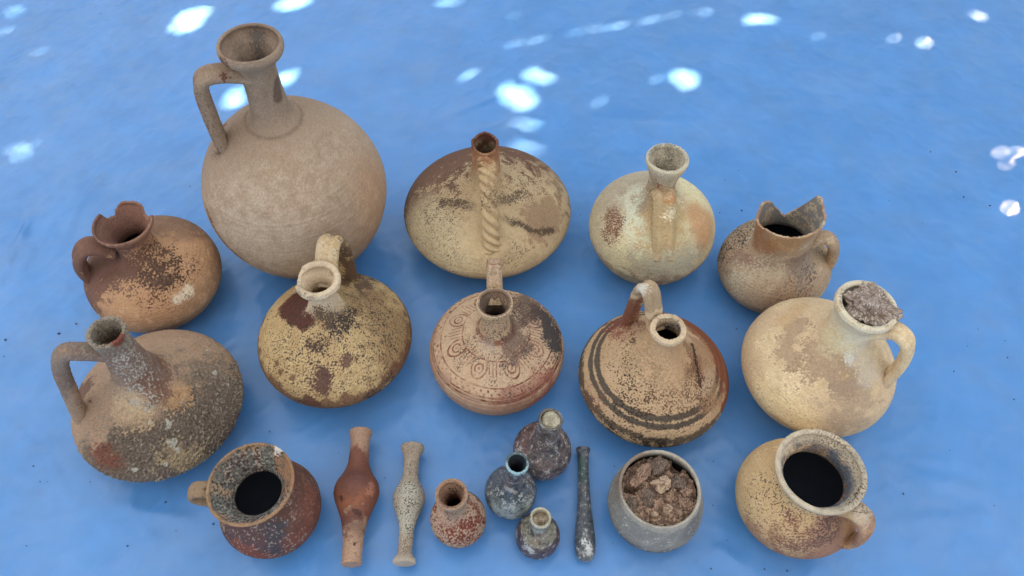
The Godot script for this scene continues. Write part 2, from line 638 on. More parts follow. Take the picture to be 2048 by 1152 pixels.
	handle(pot, [Vector3(-0.0098, 0.3258, 0.0030), Vector3(-0.0248, 0.3308, 0.0076), Vector3(-0.0442, 0.3346, 0.0135), Vector3(-0.0599, 0.3305, 0.0183), Vector3(-0.0659, 0.3122, 0.0201), Vector3(-0.0672, 0.2820, 0.0205), Vector3(-0.0671, 0.2472, 0.0205), Vector3(-0.0646, 0.2164, 0.0198)], 0.015, 0.0092, 2, 0, 0.25, "handle", 0)
	# squat orange-tan clay jug with a broken notched mouth and a sooty neck and handle
	pot = vessel("jug", "squat orange-tan clay jug with a broken notched mouth and a sooty neck and handle", "jug", "", Basis(Vector3(0.9999, -0.0104, 0.0000), Vector3(0.0104, 0.9999, 0.0000), Vector3(0.0000, 0.0000, 1.0000)), Vector3(-0.5000, 0.0000, 0.0120), clay, 2, "b08660", "6c4a3c")
	pot.gain = 1.35
	pot.fine = 0.9
	coat(pot, 0, "9c7350", [], 0.01, {"k": -0.2, "e1": 0.8, "e2": 0.4, "soft": 0.5, "a": 0.55})
	coat(pot, 0, "c49c74", [], 0.01, {"k": -0.45, "e2": 0.8, "e3": 0.5, "soft": 0.3, "a": 0.5})
	coat(pot, 3, "6e5444", [Vector3(0.0699, 0.0928, 0.0061), Vector3(-6.9605, 0.4404, -8.6547)], 0.01, {"e2": 0.3, "e3": 0.2, "soft": 0.5, "a": 0.85, "e1": 0.4})
	coat(pot, 1, "4a362e", [Vector3(0.0353, 0.1032, 0.0353), Vector3(0.0221, 0.1096, 0.0237)], 0.02541, {"e2": 0.5, "e3": 0.6, "soft": 0.2, "a": 0.9, "cap": 0.4})
	coat(pot, 1, "5a4036", [Vector3(-0.0089, 0.1109, 0.0291), Vector3(-0.0325, 0.1026, 0.0401)], 0.02242, {"e2": 0.3, "e3": 0.4, "soft": 0.25, "a": 0.9})
	coat(pot, 1, "5d3a30", [Vector3(-0.0418, 0.1032, 0.0272), Vector3(-0.0600, 0.0802, 0.0559)], 0.02691, {"e2": 0.5, "e3": 0.25, "soft": 0.25, "a": 0.7})
	coat(pot, 1, "35261f", [Vector3(0.0171, 0.0998, 0.0560), Vector3(0.0430, 0.0953, 0.0513), Vector3(0.0578, 0.0973, 0.0269)], 0.01644, {"e2": 0.4, "e3": 0.9, "soft": 0.28, "cap": -0.35, "a": 0.738})
	coat(pot, 1, "d2c2a6", [Vector3(0.0567, 0.0785, 0.0608), Vector3(0.0681, 0.0785, 0.0477)], 0.00673, {"e2": 0.3, "e3": 0.5, "soft": 0.25, "a": 0.8})
	coat(pot, 1, "6a4030", [Vector3(0.0423, 0.0802, 0.0703), Vector3(0.0585, 0.0768, 0.0605), Vector3(0.0267, 0.0853, 0.0733)], 0.00897, {"e2": 0.4, "e3": 0.9, "soft": 0.28, "cap": -0.5, "a": 0.656})
	coat(pot, 2, "86604e", [Vector3(0.1537, 0.0000, 0.0000)], 0.018, {"e2": 0.4, "e3": 0.25, "soft": 0.3, "a": 0.9, "side": 1})
	coat(pot, 2, "80584a", [Vector3(0.1434, 0.0000, 0.0000)], 0.03, {"e2": 0.6, "e3": 0.25, "soft": 0.3, "a": 0.8, "side": 2})
	coat(pot, 1, "6a4c40", [Vector3(-0.0608, 0.1127, 0.0203), Vector3(-0.0406, 0.1434, 0.0203), Vector3(-0.0761, 0.1229, 0.0203)], 0.05, {"e2": 0.5, "e3": 0.4, "soft": 0.25, "a": 0.9})
	turn(pot, [[0.0558, 0.0000], [0.0588, 0.0031], [0.0761, 0.0184], [0.0882, 0.0410], [0.0894, 0.0563], [0.0842, 0.0768], [0.0669, 0.0953], [0.0466, 0.1045], [0.0324, 0.1096], [0.0259, 0.1158], [0.0235, 0.1270], [0.0256, 0.1383], [0.0314, 0.1496], [0.0367, 0.1572], [0.0375, 0.1619]], 8, 11, 0.0042, 0.0035, 480, 220, 60, [[0, 0.1700], [192, 0.1700], [203, 0.1630], [209, 0.1510], [228, 0.1500], [235, 0.1550], [250, 0.1620], [282, 0.1620], [295, 0.1560], [303, 0.1500], [333, 0.1510], [339, 0.1630], [346, 0.1700], [360, 0.1700]])
	handle(pot, [Vector3(-0.0264, 0.1215, 0.0107), Vector3(-0.0389, 0.1342, 0.0157), Vector3(-0.0531, 0.1371, 0.0214), Vector3(-0.0663, 0.1185, 0.0268), Vector3(-0.0688, 0.0922, 0.0278), Vector3(-0.0590, 0.0672, 0.0238), Vector3(-0.0505, 0.0578, 0.0204)], 0.0155, 0.0085, 2, 0, 0.2, "handle", 0)
	# flat-bodied clay flask with a long slanting neck and granular dark crust over its front
	pot = vessel("flask", "flat-bodied clay flask with a long slanting neck and granular dark crust over its front", "flask", "", Basis(Vector3(0.9991, -0.0413, 0.0000), Vector3(0.0413, 0.9991, 0.0000), Vector3(0.0000, 0.0000, 1.0000)), Vector3(-0.4422, 0.0000, 0.2097), clay, 3, "a6876c", "6d5c4c")
	pot.grain = 0.16
	pot.rough = 0.00035
	pot.wobble = 0.006
	pot.gain = 1.15
	pot.fine = 0.72
	coat(pot, 0, "88705c", [], 0.01, {"k": -0.15, "e1": 0.8, "e2": 0.4, "soft": 0.5, "a": 0.6})
	coat(pot, 3, "6e5e52", [Vector3(0.0292, 0.1251, -0.0057), Vector3(6.3473, -7.5992, 9.2191)], 0.01, {"e2": 0.5, "e3": 0.2, "soft": 0.4, "a": 0.9, "e1": 0.3, "disp": 0.0006, "dn": 0.0013})
	coat(pot, 1, "6a5c50", [Vector3(0.0748, 0.0850, -0.0145), Vector3(0.0860, 0.0745, 0.0214), Vector3(0.0611, 0.0699, 0.0703), Vector3(0.0095, 0.0836, 0.0774)], 0.03984, {"e2": 0.5, "e3": 0.4, "soft": 0.25, "a": 0.75, "dn": 0.0008})
	coat(pot, 1, "453a32", [Vector3(0.0339, 0.0959, 0.0502), Vector3(0.0692, 0.0806, 0.0432), Vector3(0.0202, 0.0791, 0.0809), Vector3(-0.0076, 0.0878, 0.0721)], 0.03984, {"e2": 0.4, "e3": 1.1, "soft": 0.3, "cap": -0.2, "a": 0.492, "disp": -0.0003})
	coat(pot, 1, "a2947e", [Vector3(0.0353, 0.0920, 0.0564), Vector3(0.0750, 0.0850, 0.0132), Vector3(0.0206, 0.0821, 0.0770), Vector3(-0.0264, 0.0946, 0.0567)], 0.04647, {"e2": 0.4, "e3": 1.2, "soft": 0.3, "cap": -0.65, "a": 0.492, "disp": 0.0005})
	coat(pot, 1, "b89c78", [Vector3(0.0000, 0.1208, 0.0321), Vector3(0.0085, 0.1130, 0.0369)], 0.02523, {"e2": 0.5, "e3": 0.3, "soft": 0.25, "a": 0.85})
	coat(pot, 1, "a08a68", [Vector3(0.0636, 0.0539, 0.0785), Vector3(0.0459, 0.0714, 0.0795)], 0.01593, {"e2": 0.6, "e3": 0.5, "soft": 0.25, "a": 0.7})
	coat(pot, 1, "b98f60", [Vector3(0.0432, 0.1059, 0.0166)], 0.01461, {"e2": 0.4, "e3": 0.25, "soft": 0.25, "a": 0.7})
	coat(pot, 1, "7a3f2e", [Vector3(-0.0244, 0.0745, 0.0852), Vector3(-0.0395, 0.0760, 0.0775)], 0.01195, {"e2": 0.3, "e3": 0.6, "soft": 0.25, "a": 0.7})
	coat(pot, 1, "6d463a", [Vector3(0.0221, 0.1344, -0.0133), Vector3(0.0243, 0.1222, 0.0197), Vector3(0.0180, 0.1413, 0.0157)], 0.01726, {"e2": 0.4, "e3": 0.3, "soft": 0.25, "a": 0.75})
	coat(pot, 1, "aaa697", [Vector3(0.0434, 0.0821, 0.0669)], 0.00478, {"e2": 0.3, "e3": 0.4, "soft": 0.25, "a": 0.85, "disp": 0.0005})
	coat(pot, 1, "aaa697", [Vector3(0.0385, 0.0946, 0.0493)], 0.00425, {"e2": 0.3, "e3": 0.4, "soft": 0.25, "a": 0.85, "disp": 0.0005})
	coat(pot, 1, "aaa697", [Vector3(0.0486, 0.0760, 0.0721)], 0.00266, {"e2": 0.3, "e3": 0.4, "soft": 0.25, "a": 0.85, "disp": 0.0005})
	coat(pot, 1, "aaa697", [Vector3(0.0191, 0.1010, 0.0496)], 0.00212, {"e2": 0.3, "e3": 0.4, "soft": 0.25, "a": 0.85, "disp": 0.0005})
	coat(pot, 1, "aaa697", [Vector3(0.0720, 0.0850, -0.0248)], 0.00319, {"e2": 0.3, "e3": 0.4, "soft": 0.25, "a": 0.85, "disp": 0.0005})
	coat(pot, 1, "aaa697", [Vector3(0.0875, 0.0745, -0.0139)], 0.00212, {"e2": 0.3, "e3": 0.4, "soft": 0.25, "a": 0.85, "disp": 0.0005})
	coat(pot, 1, "aaa697", [Vector3(0.0544, 0.0821, -0.0583)], 0.00212, {"e2": 0.3, "e3": 0.4, "soft": 0.25, "a": 0.85, "disp": 0.0005})
	coat(pot, 1, "aaa697", [Vector3(0.0033, 0.0684, 0.0944)], 0.00266, {"e2": 0.3, "e3": 0.4, "soft": 0.25, "a": 0.85, "disp": 0.0005})
	coat(pot, 1, "aaa697", [Vector3(0.0354, 0.0684, 0.0876)], 0.00212, {"e2": 0.3, "e3": 0.4, "soft": 0.25, "a": 0.85, "disp": 0.0005})
	coat(pot, 2, "7d675b", [Vector3(0.1917, 0.0000, 0.0000)], 0.055, {"e2": 0.5, "e3": 0.3, "soft": 0.3, "a": 0.85, "side": 1})
	coat(pot, 1, "b3aea0", [Vector3(0.0109, 0.1887, 0.0144), Vector3(0.0134, 0.1676, 0.0144), Vector3(0.0148, 0.1361, 0.0204), Vector3(0.0143, 0.1180, 0.0307)], 0.00929, {"e2": 0.4, "e3": 1, "soft": 0.28, "cap": -0.3, "a": 0.656, "disp": 0.0004})
	coat(pot, 1, "8f8574", [Vector3(-0.0184, 0.2125, 0.0000), Vector3(0.0184, 0.2125, 0.0000), Vector3(0.0000, 0.2125, -0.0184), Vector3(-0.0102, 0.2125, 0.0153)], 0.016, {"e2": 0.3, "e3": 0.6, "soft": 0.25, "a": 0.8, "dn": 0.0006})
	coat(pot, 1, "7b3c2b", [Vector3(0.0174, 0.2170, 0.0100)], 0.00797, {"e2": 0.2, "e3": 0.25, "soft": 0.25, "a": 0.9})
	coat(pot, 1, "7d7066", [Vector3(-0.0613, 0.1969, 0.0000), Vector3(-0.0818, 0.1865, 0.0000), Vector3(-0.0869, 0.1347, 0.0000)], 0.03, {"e2": 0.6, "e3": 0.6, "soft": 0.25, "a": 0.7, "dn": 0.0004})
	coat(pot, 1, "5c3a34", [Vector3(-0.0869, 0.1244, 0.0000), Vector3(-0.0818, 0.0829, 0.0000)], 0.02, {"e2": 0.6, "e3": 0.3, "soft": 0.25, "a": 0.7})
	turn(pot, [[0.0460, 0.0000], [0.0511, 0.0021], [0.0767, 0.0187], [0.0971, 0.0415], [0.1010, 0.0539], [0.0956, 0.0668], [0.0762, 0.0850], [0.0532, 0.1010], [0.0378, 0.1130], [0.0276, 0.1295], [0.0220, 0.1503], [0.0189, 0.1762], [0.0179, 0.1969], [0.0191, 0.2104], [0.0201, 0.2176]], 8, 12, 0.0038, 0.004, 520, 260, 60)
	handle(pot, [Vector3(-0.0087, 0.1790, 0.0035), Vector3(-0.0187, 0.1877, 0.0075), Vector3(-0.0317, 0.1973, 0.0128), Vector3(-0.0424, 0.2032, 0.0171), Vector3(-0.0504, 0.1957, 0.0204), Vector3(-0.0582, 0.1745, 0.0235), Vector3(-0.0643, 0.1438, 0.0260), Vector3(-0.0722, 0.1022, 0.0292), Vector3(-0.0768, 0.0736, 0.0310)], 0.0105, 0.0085, 0, 0, 0.2, "handle", 0)
	# ochre flat-bodied clay flask with black speckles, a dark red patch and a pale disc rim
	pot = vessel("flask", "ochre flat-bodied clay flask with black speckles, a dark red patch and a pale disc rim", "flask", "", Basis(Vector3(0.9996, -0.0268, 0.0000), Vector3(0.0268, 0.9996, 0.0000), Vector3(0.0000, 0.0000, 1.0000)), Vector3(-0.2336, 0.0000, 0.1166), slip, 4, "bf9c66", "9a866a")
	pot.gain = 1.1
	pot.fine = 1.15
	coat(pot, 0, "cdb27c", [], 0.01, {"k": 0.05, "e1": 0.6, "e2": 0.5, "soft": 0.5, "a": 0.6})
	coat(pot, 0, "8f6c40", [], 0.01, {"k": -0.35, "e1": 0.9, "e2": 0.5, "soft": 0.4, "a": 0.6})
	coat(pot, 1, "7f5f3a", [Vector3(0.0804, 0.0835, -0.0084), Vector3(0.0821, 0.0769, 0.0315), Vector3(0.0477, 0.1023, -0.0264)], 0.03335, {"e2": 0.4, "e3": 0.25, "soft": 0.6, "a": 0.7})
	coat(pot, 1, "57291f", [Vector3(-0.0487, 0.1037, -0.0197), Vector3(-0.0253, 0.1236, 0.0073), Vector3(-0.0170, 0.1823, 0.0210)], 0.02309, {"e2": 0.18, "e3": 0.12, "soft": 0.12, "a": 0.97})
	coat(pot, 1, "4a2a26", [Vector3(0.0017, 0.1178, 0.0323), Vector3(-0.0040, 0.1083, 0.0455)], 0.01796, {"e2": 0.6, "e3": 0.7, "soft": 0.2, "cap": 0.1, "a": 0.85})
	coat(pot, 1, "2e2622", [Vector3(0.0080, 0.1289, 0.0209), Vector3(0.0241, 0.1226, 0.0128)], 0.01668, {"e2": 0.3, "e3": 0.7, "soft": 0.25, "cap": 0.35, "a": 0.95})
	coat(pot, 1, "2c221d", [Vector3(0.0021, 0.1124, 0.0393), Vector3(0.0252, 0.1061, 0.0419), Vector3(-0.0032, 0.0983, 0.0607), Vector3(0.0209, 0.0911, 0.0683)], 0.03977, {"e2": 0.4, "e3": 1.3, "soft": 0.28, "cap": -0.52, "a": 0.779})
	coat(pot, 1, "2c221d", [Vector3(0.0424, 0.1061, -0.0245), Vector3(0.0611, 0.0969, -0.0152), Vector3(0.0225, 0.1104, -0.0360)], 0.03848, {"e2": 0.4, "e3": 1.2, "soft": 0.28, "cap": -0.7, "a": 0.738})
	coat(pot, 1, "30251f", [Vector3(-0.0298, 0.1072, 0.0367), Vector3(-0.0419, 0.0850, 0.0670), Vector3(0.0316, 0.0719, 0.0869), Vector3(0.0605, 0.0850, 0.0508)], 0.0449, {"e2": 0.4, "e3": 1.2, "soft": 0.28, "cap": -0.95, "a": 0.656})
	coat(pot, 1, "57352f", [Vector3(0.0000, 0.0881, 0.0753), Vector3(-0.0030, 0.0786, 0.0862)], 0.01283, {"e2": 0.2, "e3": 0.45, "soft": 0.12, "a": 0.9})
	coat(pot, 1, "57352f", [Vector3(0.0265, 0.0955, 0.0595)], 0.0077, {"e2": 0.3, "e3": 0.5, "soft": 0.15, "a": 0.85})
	coat(pot, 1, "4a2f2a", [Vector3(-0.0170, 0.0635, 0.0962), Vector3(-0.0087, 0.0583, 0.0991), Vector3(-0.0308, 0.0570, 0.0949)], 0.00706, {"e2": 0.3, "e3": 0.6, "soft": 0.15, "a": 0.9})
	coat(pot, 1, "6b4a32", [Vector3(-0.0383, 0.0802, 0.0753)], 0.00417, {"e2": 0, "e3": 0.15, "soft": 0.25, "a": 0.8})
	coat(pot, 1, "6b4a32", [Vector3(0.0849, 0.0648, 0.0470)], 0.00417, {"e2": 0, "e3": 0.15, "soft": 0.25, "a": 0.8})
	coat(pot, 1, "6b4a32", [Vector3(-0.0605, 0.0819, 0.0564)], 0.00417, {"e2": 0, "e3": 0.15, "soft": 0.25, "a": 0.8})
	coat(pot, 1, "6b4a32", [Vector3(-0.0554, 0.0786, 0.0661)], 0.00417, {"e2": 0, "e3": 0.15, "soft": 0.25, "a": 0.8})
	coat(pot, 4, "6a4430", [Vector3(0.0996, 0.0400, 0.0000)], 0.004, {"e3": 0.4, "soft": 0.25, "a": 0.75, "e2": 0.8})
	coat(pot, 1, "3a2a28", [Vector3(0.0707, 0.0557, 0.0707), Vector3(0.0777, 0.0557, 0.0629), Vector3(0.0545, 0.0545, 0.0840)], 0.00641, {"e2": 0.3, "e3": 0.7, "soft": 0.25, "cap": 0.1, "a": 0.9})
	coat(pot, 1, "cdb594", [Vector3(0.0000, 0.1536, 0.0000), Vector3(0.0000, 0.1844, 0.0000)], 0.032, {"e2": 0.2, "e3": 0.2, "soft": 0.2, "a": 0.97, "side": 1})
	coat(pot, 1, "cdb594", [Vector3(0.0000, 0.1844, 0.0000)], 0.034, {"e2": 0.15, "e3": 0.15, "soft": 0.12, "a": 0.95, "side": 2})
	coat(pot, 1, "8a6f55", [Vector3(-0.0081, 0.1762, 0.0121)], 0.012, {"e2": 0.3, "e3": 0.5, "soft": 0.25, "a": 0.5, "side": 2})
	coat(pot, 1, "c0945e", [Vector3(0.0000, 0.1383, 0.0202), Vector3(0.0000, 0.1311, 0.0263)], 0.012, {"e2": 0.4, "e3": 0.25, "soft": 0.25, "a": 0.6})
	coat(pot, 1, "58402e", [Vector3(0.0121, 0.1741, -0.0607), Vector3(0.0202, 0.1229, -0.0789), Vector3(0.0202, 0.0922, -0.0708)], 0.03, {"e2": 0.7, "e3": 0.4, "soft": 0.25, "a": 0.9})
	coat(pot, 1, "c9b08c", [Vector3(0.0000, 0.1823, -0.0404)], 0.022, {"e2": 0.3, "e3": 0.6, "soft": 0.25, "a": 0.9})
	coat(pot, 1, "3a2c28", [Vector3(0.0044, 0.1353, 0.0192), Vector3(0.0127, 0.1246, 0.0221)], 0.01283, {"e2": 0.5, "e3": 0.6, "soft": 0.25, "cap": 0.5, "a": 0.85})
	coat(pot, 1, "4a3028", [Vector3(-0.0126, 0.0835, 0.0798), Vector3(0.0082, 0.0941, 0.0668)], 0.00641, {"e2": 0.5, "e3": 0.9, "soft": 0.28, "cap": -0.2, "a": 0.656})
	turn(pot, [[0.0455, 0.0000], [0.0506, 0.0020], [0.0758, 0.0184], [0.0961, 0.0410], [0.1002, 0.0533], [0.0948, 0.0686], [0.0753, 0.0881], [0.0506, 0.1050], [0.0324, 0.1178], [0.0217, 0.1301], [0.0174, 0.1465], [0.0167, 0.1618], [0.0197, 0.1700], [0.0258, 0.1762], [0.0271, 0.1813], [0.0265, 0.1852]], 9, 13, 0.0035, 0.0075, 520, 250, 60, [[0, 0.1900], [140, 0.1900], [150, 0.1790], [165, 0.1785], [180, 0.1760], [200, 0.1780], [215, 0.1810], [225, 0.1900], [360, 0.1900]])
	handle(pot, [Vector3(0.0026, 0.1500, -0.0148), Vector3(0.0042, 0.1660, -0.0236), Vector3(0.0063, 0.1850, -0.0355), Vector3(0.0087, 0.1920, -0.0492), Vector3(0.0108, 0.1820, -0.0611), Vector3(0.0122, 0.1550, -0.0689), Vector3(0.0125, 0.1200, -0.0709), Vector3(0.0115, 0.0850, -0.0650)], 0.0145, 0.007, 2, 0, 0.2, "handle", 0)
	# broad cream-tan clay flask with a rope-twisted handle and soot lines across its shoulder
	pot = vessel("flask", "broad cream-tan clay flask with a rope-twisted handle and soot lines across its shoulder", "flask", "", Basis(Vector3(1.0000, -0.0010, 0.0000), Vector3(0.0010, 1.0000, 0.0000), Vector3(0.0000, 0.0000, 1.0000)), Vector3(-0.0362, 0.0000, -0.1039), clay, 5, "b89c74", "5a3a2a")
	pot.gain = 1.12
	pot.fine = 1.25
	coat(pot, 0, "c6b084", [], 0.01, {"k": -0.2, "e1": 0.6, "e2": 0.4, "soft": 0.5, "a": 0.6})
	coat(pot, 0, "9c7d58", [], 0.01, {"k": -0.4, "e1": 0.7, "e2": 0.7, "e3": 0.3, "soft": 0.3, "a": 0.55})
	coat(pot, 3, "6b4c3d", [Vector3(-0.0085, 0.1093, 0.0536), Vector3(-3.7738, -1.0862, -6.7334)], 0.01, {"e2": 0.6, "e3": 0.35, "soft": 0.25, "a": 0.93})
	coat(pot, 3, "6b4a38", [Vector3(0.0473, 0.1104, 0.0220), Vector3(1.9516, -2.5743, -8.2800)], 0.01, {"e2": 0.6, "e3": 0.3, "soft": 0.4, "a": 0.6})
	coat(pot, 1, "8a6a4e", [Vector3(0.0715, 0.0928, 0.0520), Vector3(0.0903, 0.0886, 0.0311)], 0.02875, {"e2": 0.6, "e3": 0.3, "soft": 0.25, "a": 0.7})
	coat(pot, 1, "c2b088", [Vector3(-0.0863, 0.0842, 0.0539), Vector3(-0.0489, 0.0794, 0.0961)], 0.04313, {"e2": 0.3, "e3": 0.25, "soft": 0.5, "a": 0.6})
	coat(pot, 1, "4a3d34", [Vector3(-0.0614, 0.1027, 0.0287), Vector3(-0.0356, 0.1104, 0.0381), Vector3(-0.0087, 0.1114, 0.0492)], 0.00647, {"e2": 0.5, "e3": 0.85, "soft": 0.3, "cap": 0.5, "a": 0.8, "e4": 0.4})
	coat(pot, 1, "4a3d34", [Vector3(0.0189, 0.1167, 0.0355), Vector3(0.0336, 0.1135, 0.0313), Vector3(0.0510, 0.1093, 0.0186)], 0.00647, {"e2": 0.5, "e3": 0.85, "soft": 0.3, "cap": 0.5, "a": 0.75, "e4": 0.4})
	coat(pot, 1, "40342c", [Vector3(0.0188, 0.1061, 0.0580), Vector3(0.0474, 0.0967, 0.0653), Vector3(0.0717, 0.0857, 0.0692), Vector3(0.0920, 0.0778, 0.0597)], 0.00359, {"e2": 0.6, "e3": 0.85, "soft": 0.3, "cap": 0.5, "a": 0.8, "e4": 0.5})
	coat(pot, 1, "3b3029", [Vector3(0.0199, 0.0886, 0.0934), Vector3(0.0304, 0.0826, 0.0993)], 0.0115, {"e2": 0.4, "e3": 1, "soft": 0.28, "cap": -0.4, "a": 0.738})
	coat(pot, 1, "3b3029", [Vector3(-0.0117, 0.1083, 0.0553), Vector3(-0.0112, 0.0967, 0.0799)], 0.00719, {"e2": 0.4, "e3": 1, "soft": 0.28, "cap": -0.4, "a": 0.738})
	coat(pot, 1, "4a392f", [Vector3(-0.0497, 0.1015, 0.0497), Vector3(-0.0429, 0.0954, 0.0714), Vector3(-0.0287, 0.1027, 0.0614)], 0.02444, {"e2": 0.4, "e3": 1.2, "soft": 0.28, "cap": -0.75, "a": 0.738})
	coat(pot, 1, "4a3328", [Vector3(-0.0333, 0.1167, 0.0225), Vector3(-0.0377, 0.1176, 0.0094), Vector3(0.0476, 0.1104, -0.0212), Vector3(0.0402, 0.1167, -0.0014)], 0.02156, {"e2": 0.4, "e3": 1.2, "soft": 0.28, "cap": -0.6, "a": 0.697})
	coat(pot, 0, "5a4636", [], 0.01, {"k": -1.35, "e3": 1.2, "e4": 0.3, "soft": 0.28, "a": 0.615, "e2": 0.4})
	coat(pot, 2, "9a6440", [Vector3(0.1761, 0.0000, 0.0000)], 0.036, {"e2": 0.3, "e3": 0.15, "soft": 0.3, "a": 0.9, "side": 1})
	coat(pot, 2, "5c3022", [Vector3(0.1945, 0.0000, 0.0000)], 0.008, {"e2": 0.3, "e3": 0.4, "soft": 0.3, "a": 0.8})
	coat(pot, 1, "c2a67a", [Vector3(0.0000, 0.1536, 0.0402), Vector3(0.0000, 0.1024, 0.0905)], 0.03, {"e2": 0.2, "e3": 0.25, "soft": 0.3, "a": 0.85})
	coat(pot, 1, "3b3029", [Vector3(0.0080, 0.1433, 0.0553)], 0.012, {"e2": 0.4, "e3": 0.9, "soft": 0.28, "cap": -0.25, "a": 0.738})
	turn(pot, [[0.0503, 0.0000], [0.0553, 0.0020], [0.0905, 0.0184], [0.1166, 0.0410], [0.1238, 0.0553], [0.1174, 0.0696], [0.0955, 0.0886], [0.0654, 0.1039], [0.0402, 0.1167], [0.0261, 0.1270], [0.0206, 0.1433], [0.0186, 0.1638], [0.0181, 0.1823], [0.0186, 0.1945]], 8, 12, 0.0035, 0.003, 560, 280, 60, [[0, 0.1890], [40, 0.1860], [90, 0.1840], [140, 0.1870], [185, 0.1930], [215, 0.1900], [270, 0.1925], [320, 0.1895], [360, 0.1890]])
	handle(pot, [Vector3(0.0010, 0.1700, 0.0120), Vector3(0.0019, 0.1730, 0.0219), Vector3(0.0033, 0.1680, 0.0379), Vector3(0.0049, 0.1520, 0.0558), Vector3(0.0064, 0.1240, 0.0737), Vector3(0.0077, 0.0980, 0.0877), Vector3(0.0085, 0.0800, 0.0966)], 0.0116, 0.01, 0, -24, 0.12, "handle", 0)
	# small flat-bodied flask painted with brown petals, eyes and rows of dots around its shoulder
	pot = vessel("flask", "small flat-bodied flask painted with brown petals, eyes and rows of dots around its shoulder", "flask", "", Basis(Vector3(1.0000, 0.0071, 0.0000), Vector3(-0.0071, 1.0000, 0.0000), Vector3(0.0000, 0.0000, 1.0000)), Vector3(-0.0196, 0.0000, 0.1335), slip, 6, "cdab86", "7c6557")
	pot.special = "painted"
	pot.grooves = PackedVector3Array([Vector3(0.062, 0.0012, 0.0009), Vector3(0.0665, 0.001, 0.0006), Vector3(0.056, 0.001, 0.0004)])
	pot.throwing = 0.00006
	pot.fine = 1.3
	coat(pot, 0, "b08866", [], 0.01, {"k": -0.25, "e1": 0.8, "e2": 0.4, "soft": 0.5, "a": 0.5})
	coat(pot, 0, "d4b892", [], 0.01, {"k": -0.35, "e2": 0.8, "e3": 0.4, "soft": 0.3, "a": 0.5})
	coat(pot, 1, "9c5644", [Vector3(0.0581, 0.0708, 0.0561), Vector3(0.0365, 0.0675, 0.0748), Vector3(0.0115, 0.0683, 0.0819)], 0.01516, {"e2": 0.4, "e3": 0.2, "soft": 0.4, "a": 0.6, "k": 0.8})
	coat(pot, 2, "a07460", [Vector3(0.0356, 0.0000, 0.0000)], 0.03, {"e2": 0.5, "e3": 0.25, "soft": 0.5, "a": 0.65, "side": 1})
	coat(pot, 1, "a4503e", [Vector3(0.0704, 0.0524, 0.0531), Vector3(0.0602, 0.0497, 0.0646)], 0.01895, {"e2": 0.4, "e3": 0.25, "soft": 0.5, "a": 0.6})
	coat(pot, 1, "3d3838", [Vector3(0.0666, 0.0772, -0.0283), Vector3(0.0571, 0.0794, -0.0385), Vector3(0.0752, 0.0751, 0.0079), Vector3(0.0727, 0.0761, -0.0141)], 0.01516, {"e2": 0.4, "e3": 0.5, "soft": 0.18, "a": 0.97, "disp": 0.0004})
	coat(pot, 1, "5b4338", [Vector3(0.0302, 0.0879, -0.0448), Vector3(0.0433, 0.0892, -0.0281), Vector3(0.0375, 0.0794, -0.0577)], 0.01895, {"e2": 0.5, "e3": 0.6, "soft": 0.25, "a": 0.8})
	coat(pot, 1, "5e3d38", [Vector3(0.0301, 0.0981, 0.0140), Vector3(0.0180, 0.0979, 0.0289), Vector3(0.0242, 0.1018, -0.0056)], 0.01642, {"e2": 0.6, "e3": 0.4, "soft": 0.25, "a": 0.7})
	coat(pot, 1, "2e2927", [Vector3(0.0426, 0.0920, 0.0181), Vector3(0.0304, 0.0904, 0.0389), Vector3(0.0428, 0.0933, -0.0068), Vector3(0.0553, 0.0815, 0.0346)], 0.02526, {"e2": 0.4, "e3": 1.2, "soft": 0.28, "cap": -0.75, "a": 0.754})
	coat(pot, 1, "3a302a", [Vector3(-0.0222, 0.0988, 0.0214), Vector3(-0.0130, 0.1044, 0.0179), Vector3(-0.0284, 0.0966, 0.0256)], 0.01074, {"e2": 0.4, "e3": 1.1, "soft": 0.28, "cap": -0.4, "a": 0.738})
	coat(pot, 1, "3a302a", [Vector3(-0.0472, 0.0851, 0.0355), Vector3(-0.0457, 0.0825, 0.0441), Vector3(-0.0409, 0.0904, 0.0276)], 0.00442, {"e2": 0.4, "e3": 0.9, "soft": 0.28, "cap": -0.3, "a": 0.738})
	coat(pot, 1, "a5968a", [Vector3(-0.0099, 0.1014, 0.0234)], 0.00758, {"e2": 0.3, "e3": 0.8, "soft": 0.25, "a": 0.6})
	coat(pot, 2, "cfae82", [Vector3(0.1505, 0.0000, 0.0000)], 0.012, {"e2": 0.3, "e3": 0.25, "soft": 0.3, "a": 0.7, "side": 1})
	coat(pot, 1, "3a2e28", [Vector3(0.0101, 0.1423, 0.0201), Vector3(-0.0040, 0.1322, 0.0201)], 0.014, {"e2": 0.4, "e3": 1.1, "soft": 0.28, "cap": -0.4, "a": 0.738})
	coat(pot, 1, "55483e", [Vector3(0.0040, 0.1627, -0.0201), Vector3(0.0000, 0.1525, -0.0201)], 0.012, {"e2": 0.4, "e3": 0.9, "soft": 0.28, "cap": -0.3, "a": 0.656, "side": 2})
	coat(pot, 1, "6d5a44", [Vector3(0.0000, 0.1627, -0.0352), Vector3(0.0000, 0.1423, -0.0503)], 0.022, {"e2": 0.5, "e3": 0.9, "soft": 0.28, "cap": -0.2, "a": 0.656})
